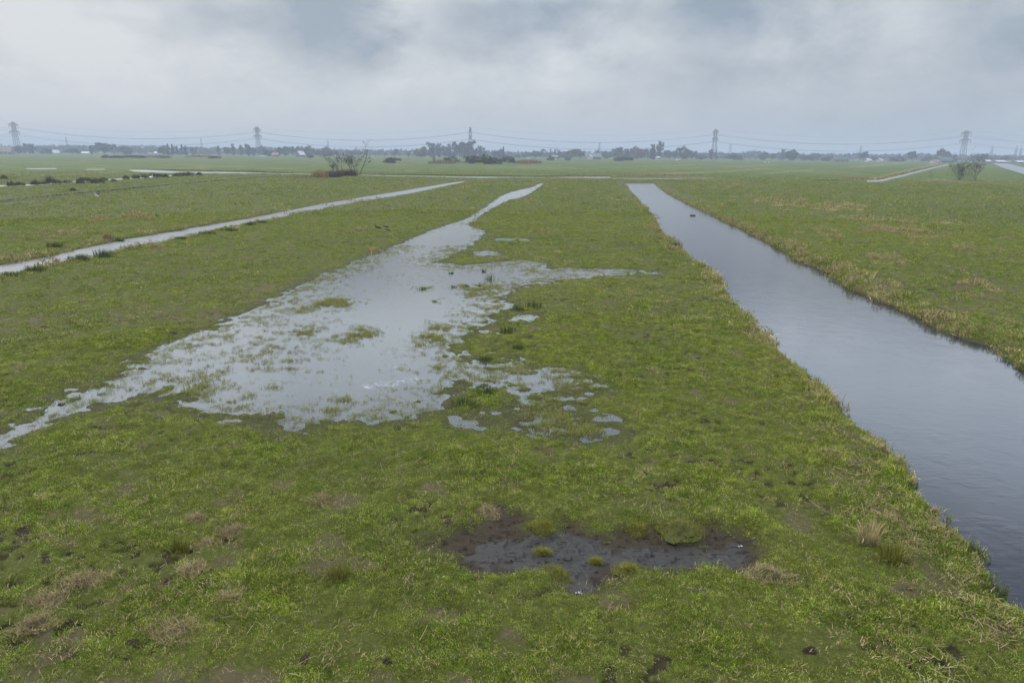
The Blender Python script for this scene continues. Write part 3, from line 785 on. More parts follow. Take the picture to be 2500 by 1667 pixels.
# ------------------------------------------------------------------ rush clumps, tussocks and heaps (things)
def rush_mesh(name, n, rx, ry, L0, L1, w, mat, lean=0.5, seed=0, zmax=0.0):
    rr = random.Random(seed); mb = MB()
    for _ in range(n):
        a = rr.uniform(0, 6.283); q = math.sqrt(rr.random())
        x, y = q * rx * math.cos(a), q * ry * math.sin(a)
        z = zmax * max(0, 1 - q * q)
        mb.blade(x, y, z - .02, a + rr.uniform(-.8, .8), rr.uniform(L0, L1), w * rr.uniform(.6, 1.3), abs(rr.gauss(0, lean)) * (0.4 + q), rr.random(), rr.uniform(0.1, .7))
    return mb.mesh(name, mat)
RM = {}
def rush_thing(name, px, py, wpx, hpx, mat, label, cat, group=None, n=140, lean=0.45, seed=0, z=None, flat=0.5, mound=0.0):
    """clump whose width and height are taken from its size in the photo, at its own place on the ground"""
    x, y = at(px, py)
    zz = zat(x, y) if z is None else z
    dist = math.hypot(math.hypot(x, y), CAM_H)
    s = dist / F
    w = wpx * s; h = hpx * s
    key = (mat.name, seed % 5, n, lean, mound > 0)
    bw = max(0.010, 0.9 * s) if mat is not M_RUSH else max(0.012, 0.8 * s)
    me = rush_mesh(name, n, w / 2, w / 2 * flat, h * (.6 if mat is not M_RUSHD else .5), h * (1.15 if mat is not M_RUSHD else .95), bw, mat, lean, seed, mound * h)
    o = bpy.data.objects.new(name, me); link(o)
    o.location = (x, y, zz); o.rotation_euler = (0, 0, 0)
    tag(o, label, cat, group)
    return o
ORD = ['first', 'second', 'third', 'fourth', 'fifth', 'sixth', 'seventh', 'eighth', 'ninth', 'tenth', 'eleventh', 'twelfth', 'thirteenth', 'fourteenth', 'fifteenth', 'sixteenth', 'seventeenth', 'eighteenth', 'nineteenth', 'twentieth', 'twenty-first', 'twenty-second', 'twenty-third', 'twenty-fourth', 'twenty-fifth', 'twenty-sixth', 'twenty-seventh']
tuss = [(487, 428.5, 14, 6), (461, 429.5, 24, 8), (446, 430.5, 20, 8), (432, 431.5, 18, 7), (404, 433.5, 12, 7), (389, 434, 18, 8), (374, 434, 20, 9), (351, 435.5, 28, 9), (331, 437, 14, 8), (308, 438.5, 14, 7), (277, 444, 13, 5), (252, 441, 22, 8), (230, 442, 26, 9), (209, 444, 24, 9), (248, 448, 14, 7), (231, 448, 16, 9), (197, 449, 16, 11), (163, 446, 30, 9), (140, 447, 18, 10), (124, 451, 18, 16), (105, 449, 16, 9), (86, 450, 18, 12), (47, 452, 22, 10), (28, 453, 18, 12), (10, 438, 12, 8), (178, 467, 14, 6)]
for i, (px, py, w, h) in enumerate(tuss):
    size = 'long' if w > 21 else ('tall' if h > 9 else 'small')
    rush_thing('sedge_tussock', px, py, w, h, M_RUSHD, '%s dark sedge tussock, %s counted along the ditch from the alder clump' % (size, ORD[i]), 'tussock', 'dark sedge tussocks along the far ditch', n=170, lean=0.55, seed=i, mound=0.45, flat=0.8)
for i, (px, py, w, h, m, lab) in enumerate([
    (88, 664, 40, 14, M_RUSH, 'dark rush clump on the narrow ditch bank nearest the frame edge'),
    (28, 676, 40, 9, M_RUSH, 'low rush fringe at the end of the narrow ditch by the frame edge'),
    (174, 638, 20, 14, M_RUSH, 'smaller brown rush clump standing at the narrow ditch edge'),
    (201, 638, 26, 14, M_RUSH, 'middle rush clump of three beside the narrow ditch'),
    (252, 631, 38, 20, M_RUSH, 'largest rush clump beside the narrow ditch, dark and dense'),
    (558, 566, 44, 9, M_RUSH, 'long low rush fringe on the narrow ditch'),
    (505, 574, 40, 9, M_RUSH, 'low rush fringe beside the middle of the narrow ditch'),
    (612, 552, 24, 10, M_RUSH, 'rush clump on the narrow ditch farther from the iris bed'),
    (640, 546, 26, 8, M_RUSH, 'thin rush fringe on the narrow ditch, beyond the other clumps'),
    (440, 586, 24, 8, M_RUSH, 'thin rush tuft opposite the iris bed'),
    (322, 588, 60, 16, M_IRIS, 'bright green iris bed at the far edge of the narrow ditch'),
    (288, 586, 26, 12, M_IRIS, 'small green iris clump beside the larger iris bed'),
    (263, 586, 20, 13, M_REED, 'brown dead plant clump next to the iris bed'),
    (135, 606, 34, 12, M_RUSH, 'brownish rush clump on the far bank of the narrow ditch')]):
    rush_thing('rush_clump', px, py, w, h, m, lab, 'rush clump', 'rush clumps along the narrow ditch', n=160, lean=0.35, seed=40 + i)
for i, (px, py, w, h, m, lab) in enumerate([
    (1196, 681, 26, 20, M_RUSH, 'dark rush clump standing alone in the open flood water'),
    (1181, 662, 11, 10, M_IRIS, 'green leafy plant standing in water just behind the dark rush clump'),
    (1171, 696, 17, 9, M_IRIS, 'bushy green water plant below the dark rush clump'),
    (1030, 705, 30, 10, M_IRIS, 'wide sparse leafy plant in the middle of the flood water'),
    (1108, 700, 22, 10, M_IRIS, 'leafy water plant between the sparse plant and the bushy one'),
    (1140, 698, 12, 9, M_IRIS, 'small dark green water plant beside the bushy one'),
    (1102, 666, 11, 8, M_IRIS, 'tiny leafy plant in water short of the grass spit'),
    (1061, 735, 13, 8, M_IRIS, 'tiny plant alone in the flood water, nearer than the sparse plant')]):
    rush_thing('water_plant', px, py, w, h, m, lab, 'plant', 'plants standing in the flood water', n=46, lean=0.6, seed=60 + i, z=LP - .02)
for i, (px, py, w, h, m, lab) in enumerate([
    (1262, 757, 30, 20, M_RUSH, 'rush tuft on the pool shore, beside its wider twin'),
    (1302, 752, 44, 20, M_RUSH, 'wider rush tuft on the pool shore below the water arm'),
    (1240, 812, 40, 22, M_RUSH, 'pale rush tuft in the grass beside the pool inlet'),
    (1264, 852, 26, 18, M_RUSH, 'small dark rush tuft in grass above the puddle'),
    (1184, 878, 36, 18, M_RUSH, 'dark rush tuft on the grass tongue in the pool'),
    (1186, 956, 54, 24, M_RUSH, 'big dark rush tuft at the water edge of the grass tongue'),
    (1130, 988, 66, 24, M_RUSH, 'wide yellowish rush tuft below the big dark tuft'),
    (2118, 1330, 46, 60, M_DRY, 'tall straw coloured tuft on the wide ditch bank'),
    (2176, 1372, 60, 46, M_HUM, 'green rush tuft beside the straw coloured tuft on the bank'),
    (2215, 1176, 44, 22, M_RUSH, 'round green tuft overhanging the wide ditch water'),
    (830, 1425, 56, 46, M_HUM, 'upright yellow green tuft in the pasture near the mud patch'),
    (445, 1350, 44, 34, M_HUM, 'green rush tuft among straw heaps in the pasture'),
    (2365, 1328, 60, 30, M_RUSH, 'dark rush fringe at the corner of the ditch bank'),
    (2420, 1440, 60, 34, M_RUSH, 'green tuft at the end of the ditch bank by the reed stalks'),
    (1713, 652, 16, 10, M_RUSH, 'tiny tuft jutting out from the bank into the wide ditch'),
    (1650, 606, 30, 18, M_RUSH, 'dark rush tuft halfway up the wide ditch bank')]):
    rush_thing('rush_tuft', px, py, w, h, m, lab, 'rush tuft', 'rush tufts in the pasture and on its shores', n=130 if py < 1100 else 190, lean=0.5, seed=80 + i)

# heaps of dead grass, grassy hummocks, clods
def heap(name, px, py, wpx, hpx, mats, label, cat, group, n=220, seed=0, core=M_SOIL, L=0.12):
    x, y = at(px, py)
    s = math.hypot(math.hypot(x, y), CAM_H) / F
    w = wpx * s / 2; h = hpx * s
    z = zat(x, y)
    root = empty(name, (x, y, z)); tag(root, label, cat, group)
    rr = random.Random(seed)
    mb = MB(); nu, nv = 20, 8
    ph = [rr.uniform(0, 6.28) for _ in range(4)]
    def rad(a): return 1 + .18 * math.sin(2 * a + ph[0]) + .12 * math.sin(3 * a + ph[1]) + .08 * math.sin(5 * a + ph[2])
    lumps = [(rr.uniform(-.6, .6) * w, rr.uniform(-.5, .5) * w, rr.uniform(.22, .45) * w, rr.uniform(.5, 1.0)) for _ in range(6)]
    def zf(x, y, q):
        return h * .75 * (1 - q * q) * (.25 + .75 * max(lh * math.exp(-((x - lx) ** 2 + (y - ly) ** 2) / lr ** 2) for lx, ly, lr, lh in lumps))
    vs = []; fs = []
    for j in range(nv + 1):
        q = 1 - j / nv
        for i in range(nu):
            a = 6.283 * i / nu
            k = q * rad(a) * w * rr.uniform(.88, 1.1)
            vs.append((k * math.cos(a), k * .8 * math.sin(a), zf(k * math.cos(a), k * .8 * math.sin(a), q) - .03))
    for j in range(nv):
        for i in range(nu): fs.append((j * nu + i, j * nu + (i + 1) % nu, (j + 1) * nu + (i + 1) % nu, (j + 1) * nu + i))
    mb.add(vs, fs); mb.build('mound', core, root, False)
    if mats is not None and n and root is not None:
        g = MB()
        for _ in range(n):
            a = rr.uniform(0, 6.283); q = math.sqrt(rr.random()) * (1.2 if mats is M_HUM else 1.6)
            k = q * rad(a) * w
            g.blade(k * math.cos(a), k * .8 * math.sin(a), zf(k * math.cos(a), k * .8 * math.sin(a), min(q, 1)) - .015, rr.uniform(0, 6.283), L * rr.uniform(.5, 1.3), rr.uniform(.003, .0065), rr.uniform(.9, 1.6), rr.random(), .1)
        tag(g.build('straw' if mats is M_HEAP else 'grass', mats, root), kind='stuff')
    return root
for i, (px, py, w, h, lab) in enumerate([
    (205, 1430, 70, 34, 'brown flattened straw heap beside a bare muddy streak'),
    (95, 1545, 64, 42, 'pinkish straw heap by the lower corner of the pasture'),
    (470, 1398, 50, 26, 'pale compact straw heap between two loose straw patches'),
    (575, 1308, 56, 26, 'straw heap at the upper end of the strewn straw'),
    (500, 1335, 54, 18, 'low straw heap just below the green rush tuft'),
    (115, 1475, 60, 26, 'dark straw heap above the pinkish one'),
    (305, 1445, 54, 18, 'low straw heap in the middle of the strewn straw'),
    (430, 1548, 90, 26, 'broad flat straw heap with dark holes beside it'),
    (560, 1470, 40, 20, 'small pale straw heap near dark peat clods'),
    (475, 1275, 40, 20, 'small greyish straw heap farthest up the slope of straw'),
    (790, 1225, 60, 18, 'low brown straw heap toward the mud patch'),
    (1185, 1250, 60, 30, 'straw covered hump on the far rim of the mud patch')]):
    heap('straw_heap', px, py, w * .8, h * .8, M_HEAP, lab, 'straw heap', 'straw heaps in the near pasture', 620, 200 + i, M_THATCH, 0.12)
for i, (px, py, w, h, lab) in enumerate([
    (1655, 1300, 120, 46, 'largest grassy hummock rising from the mud patch'),
    (1555, 1290, 60, 30, 'mossy hummock on the far rim of the mud beside the largest'),
    (1325, 1345, 34, 14, 'small brown grass tuft island in the middle of the mud'),
    (1533, 1398, 62, 40, 'green grass hummock on the near rim of the mud'),
    (1455, 1368, 18, 10, 'tiny tuft island in the wettest mud'),
    (1875, 1415, 74, 40, 'straw topped hummock beyond the end of the mud patch'),
    (1350, 1400, 90, 40, 'broad grassy rim hummock at the mud corner'),
    (1320, 1290, 60, 22, 'leafy green hummock on the far mud rim')]):
    heap('grass_hummock', px, py, w * .9, h * .8, M_HUM if i not in (5,) else M_HEAP, lab, 'hummock', 'grass hummocks around the mud patch', 900, 230 + i, M_TURF, 0.10)
for i, (px, py, w, h, lab) in enumerate([
    (765, 984, 30, 9, 'brown floating clump of dead plants alone in the pool'),
    (965, 1045, 34, 14, 'dark peat clod on the near shore of the pool'),
    (150, 985, 30, 9, 'dark clod where the pool narrows to a trickle'),
    (570, 798, 12, 8, 'small black clod at the far pool edge'),
    (420, 815, 44, 12, 'brown hump on the grass slope above the pool'),
    (1467, 794, 26, 8, 'dark molehill in the pasture between pool and ditch'),
    (1489, 884, 16, 10, 'black molehill nearer than the one by the ditch'),
    (1798, 1130, 50, 16, 'dark peat clods on the slope to the wide ditch'),
    (1585, 1008, 20, 8, 'small dark molehill beyond the reedy puddle'),
    (1640, 1180, 60, 18, 'broad dark trampled clod above the mud patch'),
    (525, 1518, 34, 14, 'black peat clod beside the straw heaps'),
    (630, 1508, 40, 14, 'dark turned peat clod near pale straw'),
    (945, 1630, 26, 30, 'black hole-like clod near the bottom of the pasture'),
    (1975, 1605, 44, 24, 'dark peat clod in the bottom pasture toward the ditch'),
    (320, 1575, 40, 14, 'flat dark clod under green clover'),
    (750, 1610, 44, 14, 'brown peat clod with straw at the pasture bottom'),
    (1440, 668, 12, 6, 'dark clod in the end of the water arm'),
    (1475, 670, 10, 6, 'tiny dark clod at the tip of the water arm'),
    (640, 619, 26, 5, 'dark flat molehill beyond the pool toward the narrow ditch'),
    (200, 740, 18, 7, 'dark molehill on the pasture between pool and narrow ditch'),
    (110, 800, 20, 7, 'low reddish molehill near the frame edge'),
    (1010, 1300, 30, 12, 'low peat clod at the brown end of the mud patch'),
    (1700, 1600, 34, 14, 'peat clod in the grass straight below the largest hummock')]):
    heap('peat_clod', px, py, w, h, None, lab, 'clod', 'peat clods and molehills in the pasture', 0, 260 + i, M_SOIL)

# dead reed stalks on the near ditch bank
def stalks():
    mb = MB(); rr = random.Random(77)
    for (cx, cy, sx, sy, n) in [(2090, 1160, 60, 40, 60), (2120, 1240, 80, 40, 80), (2230, 1330, 70, 50, 40), (2420, 1540, 70, 70, 110), (2300, 1640, 80, 40, 40), (2340, 1450, 60, 30, 26), (2010, 1050, 40, 40, 30), (2180, 1480, 80, 40, 16), (400, 1480, 300, 120, 55), (800, 1560, 250, 80, 16), (300, 1280, 250, 80, 24), (1800, 1450, 150, 80, 8), (1000, 1200, 250, 50, 14), (2300, 830, 60, 14, 30), (2100, 745, 40, 8, 14), (2400, 870, 40, 14, 20)]:
        for _ in range(n):
            px = cx + rr.gauss(0, .6) * sx; py = cy + rr.gauss(0, .6) * sy
            if py > 1700: continue
            x, y = at(px, py)
            z = zat(x, y)
            if z < LW + .1: continue
            a = rr.uniform(0, 6.283); L = rr.uniform(.06, .24); up = rr.uniform(0.02, .35) if rr.random() < .8 else rr.uniform(.5, 1.2)
            d = Vector((math.cos(a) * math.cos(up), math.sin(a) * math.cos(up), math.sin(up)))
            p0 = Vector((x, y, z + .05)); p1 = p0 + d * L * .6
            p2 = p1 + (d + Vector((rr.gauss(0, .10), rr.gauss(0, .10), rr.uniform(-.25, .05)))).normalized() * L * .4
            q = rr.uniform(.0022, .0045)
            mb.tube([p0, p1, p2], [q, q, q * .6], 4, 0, rr.random())
    o = mb.build('dead_reed_stalks', M_LITTER)
    tag(o, 'broken dead reed stalks on the ditch bank and pasture', None, None, 'stuff')
stalks()

# ------------------------------------------------------------------ marker stake, scraps
x, y = at(908, 640, LP)
st = empty('marker_stake', (x, y, LP)); tag(st, 'thin pale stake with an orange marker top standing in the flood water', 'stake')
sc = math.hypot(y, x) / F
mb = MB(); mb.tube([(0, 0, -.25), (0.01, 0, 16 * sc), (-.02, 0, 30 * sc)], [.014, .014, .012], 8); mb.build('pole', M_POLE, st)
mb = MB()
for q, s in ((-1, 1), (1, -1)):
    mb.tube([(-.02, 0, 30 * sc), (-.02 + q * .05, 0.01 * s, 33 * sc), (-.02 + q * .09, 0.02, 31.5 * sc), (-.02 + q * .07, .02, 28 * sc)], [.02, .03, .026, .012], 6)
mb.box(-.07, -.012, 27 * sc, .03, .012, 31 * sc); mb.build('orange_flag', M_ORANGE, st)
for px, py, lab in ((1411, 1445, 'crumpled white scrap at the near tip of the mud patch'), (1808, 1331, 'small white scrap at the dry end of the mud patch')):
    x, y = at(px, py); o = None
    mb = MB(); rr = random.Random(px)
    for k in range(5):
        mb.ellipsoid((rr.uniform(-.03, .03), rr.uniform(-.02, .02), rr.uniform(0, .02)), (rr.uniform(.008, .018), rr.uniform(.005, .012), rr.uniform(.004, .01)), 7, 5)
    o = mb.build('scrap', M_PAPER); o.location = (x, y, zat(x, y) + .02); tag(o, lab, 'scrap', 'white scraps in the mud')

# ------------------------------------------------------------------ birds
def lapwing(px, py, rz, label, s=1.0):
    x, y = at(px, py)
    r = empty('lapwing', (x, y, zat(x, y) + .03), rz, s); tag(r, label, 'bird', 'black and white wading birds')
    mb = MB()
    mb.tube([(-.20, 0, .16), (-.12, 0, .17), (-.04, 0, .18), (.05, 0, .19), (.11, 0, .22), (.145, 0, .26)], [.012, .045, .068, .062, .042, .03], 10)
    mb.ellipsoid((.165, 0, .285), (.036, .03, .032), 10, 7)
    mb.tube([(.15, 0, .31), (.11, 0, .335), (.08, 0, .36)], [.008, .006, .002], 5)
    mb.build('body', M_BIRDB, r, True)
    mb = MB(); mb.ellipsoid((.0, 0, .150), (.105, .052, .046), 10, 7); mb.ellipsoid((.15, 0, .262), (.028, .0305, .016), 8, 5); mb.build('white_belly', M_BIRDW, r, True)
    mb = MB(); mb.tube([(.195, 0, .285), (.235, 0, .278)], [.008, .003], 5); mb.build('beak', M_BIRDB, r)
    for q in (-1, 1):
        mb = MB(); mb.tube([(.01, q * .025, .12), (.0, q * .025, .06), (.01, q * .025, -.04)], .006, 5); mb.tube([(.01, q * .025, -.035), (.05, q * .025, -.038)], .005, 5); mb.build('leg', M_BEAK, r)
    return r
lapwing(923, 568, math.pi - .2, 'largest of three black and white wading birds on the pasture', 1.5)
lapwing(942, 563, math.pi + .3, 'farthest of the three wading birds, half turned away', 1.15)
lapwing(948, 571, math.pi - .5, 'wading bird of the trio showing most white', 1.15)
# lapwing landing with wings raised
x, y = at(238, 486)
r = empty('landing_bird', (x, y, .35), math.pi * .9, 1.4); tag(r, 'grey and white bird landing with raised wings near the dry ditch', 'bird')
mb = MB(); mb.tube([(-.2, 0, .0), (-.1, 0, .02), (.0, 0, .04), (.1, 0, .05), (.16, 0, .07)], [.015, .045, .06, .045, .025], 10); mb.ellipsoid((.19, 0, .085), (.035, .03, .03), 10, 7); mb.build('body', M_BIRDW, r, True)
for q in (-1, 1):
    mb = MB()
    pts = [(.07, q * .05, .06), (-.08, q * .05, .05), (-.12, q * .2, .2), (-.14, q * .3, .36), (-.02, q * .3, .42), (.07, q * .18, .22)]
    top = [(a, b, c + .012) for a, b, c in pts]
    n = len(pts)
    mb.add(pts + top, [tuple(range(n)), tuple(range(2 * n - 1, n - 1, -1))] + [(i, (i + 1) % n, n + (i + 1) % n, n + i) for i in range(n)])
    mb.build('wing', M_BIRDW if q > 0 else M_BIRDG, r)
# ducks on the wide ditch
for px, rz, lab in ((1688, 2.6, 'dark duck swimming in the wide ditch, nearer the grassy pasture'), (1694.5, 2.9, 'paler brown duck swimming close behind the dark duck')):
    x, y = at(px, 527, LW)
    r = empty('duck', (x, y, LW), rz, 0.72); tag(r, lab, 'duck', 'ducks on the wide ditch')
    mb = MB(); mb.tube([(-.24, 0, .10), (-.17, 0, .07), (-.05, 0, .06), (.1, 0, .065), (.17, 0, .10), (.2, 0, .17)], [.012, .07, .105, .09, .05, .035], 10); mb.ellipsoid((.22, 0, .205), (.055, .04, .042), 10, 7); mb.build('body', M_BIRDB if px < 1690 else M_BIRDG, r, True)
    mb = MB(); mb.tube([(.265, 0, .20), (.33, 0, .19)], [.018, .012], 6); mb.build('beak', M_BEAK, r)
def swan(px, py, rz, label, s=1.0, name='swan', cat='swan', group=None):
    x, y = at(px, py)
    r = empty(name, (x, y, .05), rz, s); tag(r, label, cat, group)
    mb = MB(); mb.tube([(-.6, 0, .42), (-.4, 0, .38), (0, 0, .36), (.35, 0, .4), (.5, 0, .5), (.55, 0, .8), (.52, 0, 1.05), (.62, 0, 1.15), (.75, 0, 1.1)], [.03, .2, .3, .22, .12, .07, .06, .075, .04], 10); mb.build('body', M_BIRDW, r, True)
    mb = MB(); mb.tube([(.75, 0, 1.1), (.87, 0, 1.06)], [.035, .02], 6); mb.build('beak', M_BEAK, r)
    for q in (-1, 1):
        mb = MB(); mb.tube([(0, q * .1, .2), (0, q * .1, -.05)], .03, 6); mb.build('leg', M_BIRDB, r)
    return r
swan(1867.5, 398.5, 0.2, 'white swan grazing on the far field beside its mate, body seen side-on', 1.05, group='swans on the far fields')
swan(1877.5, 398.5, 1.2, 'second white swan on the far field, turned away from its mate', 1.0, group='swans on the far fields')
swan(67, 375, 0, 'lone white swan on the hazy field below the first pylon', 1.6, group='swans on the far fields')
swan(368, 436, 1.0, 'slim white egret standing between sedge tussocks', .7, 'egret', 'egret')

# ------------------------------------------------------------------ trees
def leaf_cloud(mb, rr, n, shape, size, tone=None):
    """scatter small leaf/twig faces through a crown volume given by shape(rr)->(x,y,z)"""
    for _ in range(n):
        x, y, z = shape(rr)
        s = size * rr.uniform(.5, 1.4)
        a = rr.uniform(0, 6.283); b = rr.uniform(-.9, .9)
        u = Vector((math.cos(a), math.sin(a), b)).normalized() * s
        w = u.cross(Vector((rr.uniform(-1, 1), rr.uniform(-1, 1), rr.uniform(-1, 1)))).normalized() * s * rr.uniform(.25, .6)
        p = Vector((x, y, z))
        mb.add([tuple(p - u - w * .3), tuple(p - u * .1 - w), tuple(p + u), tuple(p + u * .2 + w)], [(0, 1, 2, 3)], 0, rr.random() if tone is None else tone)
def tree_mat(name, c0, c1):
    return make_grass_mat(name, base=(c0, c1))
TM = dict(bare=tree_mat('bare_twigs', (0.075, 0.070, 0.064), (0.150, 0.136, 0.118)),
          willow=tree_mat('willow_leaves', (0.085, 0.085, 0.022), (0.17, 0.155, 0.045)),
          orange=tree_mat('budding_leaves', (0.12, 0.075, 0.035), (0.19, 0.13, 0.055)),
          green=tree_mat('spring_leaves', (0.045, 0.065, 0.024), (0.085, 0.105, 0.040)),
          conifer=tree_mat('conifer_needles', (0.016, 0.030, 0.018), (0.034, 0.055, 0.030)),
          brown=tree_mat('budding_twigs', (0.085, 0.058, 0.046), (0.16, 0.110, 0.080)),
          hedge=tree_mat('hazel_twigs', (0.060, 0.064, 0.038), (0.125, 0.122, 0.074)))
# unit crowns: height 1, width 1 (scaled per tree)
def crown_unit(form, seed):
    rr = random.Random(seed); mb = MB()
    lobes = []
    if form == 'round':
        for _ in range(16):
            a = rr.uniform(0, 6.283); q = math.sqrt(rr.random()) * .36; z = rr.uniform(.14, .84)
            k = 1 - abs(z - .52) / .55
            lobes.append((q * math.cos(a) * (.5 + .7 * k), q * math.sin(a) * (.5 + .7 * k), z, rr.uniform(.10, .19)))
        n, size = 1100, .075
    elif form == 'tall':
        for _ in range(30):
            z = rr.uniform(.04, .93); a = rr.uniform(0, 6.283); q = rr.random() * .30 * (1.1 - abs(z - .55))
            lobes.append((q * math.cos(a), q * math.sin(a), z, rr.uniform(.06, .13)))
        n, size = 1500, .05
    elif form == 'cone':
        for k in range(18):
            z = .1 + .84 * k / 17; q = .34 * (1 - z) * rr.uniform(.4, 1); a = rr.uniform(0, 6.283)
            lobes.append((q * math.cos(a), q * math.sin(a), z, .05 + .13 * (1 - z)))
        n, size = 1100, .06
    elif form == 'wispy':
        for _ in range(15):
            a = rr.uniform(0, 6.283); q = math.sqrt(rr.random()) * .42; z = rr.uniform(.32, .93)
            lobes.append((q * math.cos(a), q * math.sin(a), z, rr.uniform(.06, .12)))
        n, size = 520, .055
    else:   # bush: full to the ground
        for _ in range(18):
            a = rr.uniform(0, 6.283); q = math.sqrt(rr.random()) * .42; z = rr.uniform(.08, .8) * (1.05 - q)
            lobes.append((q * math.cos(a), q * math.sin(a), z, rr.uniform(.10, .2)))
        n, size = 1200, .07
    def shape(r):
        lx, ly, lz, lr = r.choice(lobes)
        d = Vector((r.gauss(0, 1), r.gauss(0, 1), r.gauss(0, 1))).normalized() * lr * r.random() ** .45
        return lx + d.x, ly + d.y, max(.0, min(1.0, lz + d.z))
    leaf_cloud(mb, rr, n, shape, size)
    # limbs inside the crown
    for lx, ly, lz, lr in lobes:
        mb.tube([(0, 0, lz * .45), (lx * .5, ly * .5, lz * .72), (lx, ly, lz)], [.012, .008, .003], 4, 0, .1)
    return mb
UNITS = {}
def unit(form, mat, v):
    key = (form, mat, v)
    if key not in UNITS:
        UNITS[key] = crown_unit(form, hash_seed(form, v)).mesh('crown', TM[mat])
    return UNITS[key]
def hash_seed(form, v): return sum(ord(c) for c in form) * 31 + v * 7
TRUNKS = {}
def trunk_unit(v):
    if v not in TRUNKS:
        mb = MB(); rr = random.Random(v)
        mb.tube([(0, 0, -.02), (rr.uniform(-.01, .01), 0, .2), (rr.uniform(-.02, .02), rr.uniform(-.02, .02), .45), (rr.uniform(-.03, .03), 0, .75)], [.034, .026, .02, .008], 7)
        TRUNKS[v] = mb.mesh('trunk', M_BARK)
    return TRUNKS[v]
count = [0]
def far_tree(px, w, top, form, mat, label, Y=900, group='trees of the far tree line', name=None):
    """tree on the far side of the fields: px centre, width and top from the photo, Y metres away"""
    count[0] += 1
    v = count[0] % 3
    P = at_depth(px, top, Y)
    H = P.z * 1.0
    W = w * Y / F * (1.5 if form == 'tall' else 1.2)
    nm = name or {'round': 'bare_tree', 'tall': 'tall_tree', 'cone': 'conifer', 'wispy': 'bare_tree', 'bush': 'shrub'}[form]
    if mat == 'willow': nm = 'willow'
    r = empty(nm, (P.x, Y, 0.0), random.uniform(0, 6.283)); tag(r, label, 'shrub' if form == 'bush' else 'tree', group)
    c = bpy.data.objects.new('crown', unit(form, mat, v)); link(c, r); c.scale = (W, W, H)
    t = bpy.data.objects.new('trunk', trunk_unit(v)); link(t, r); t.scale = (H * .9, H * .9, H)
    return r
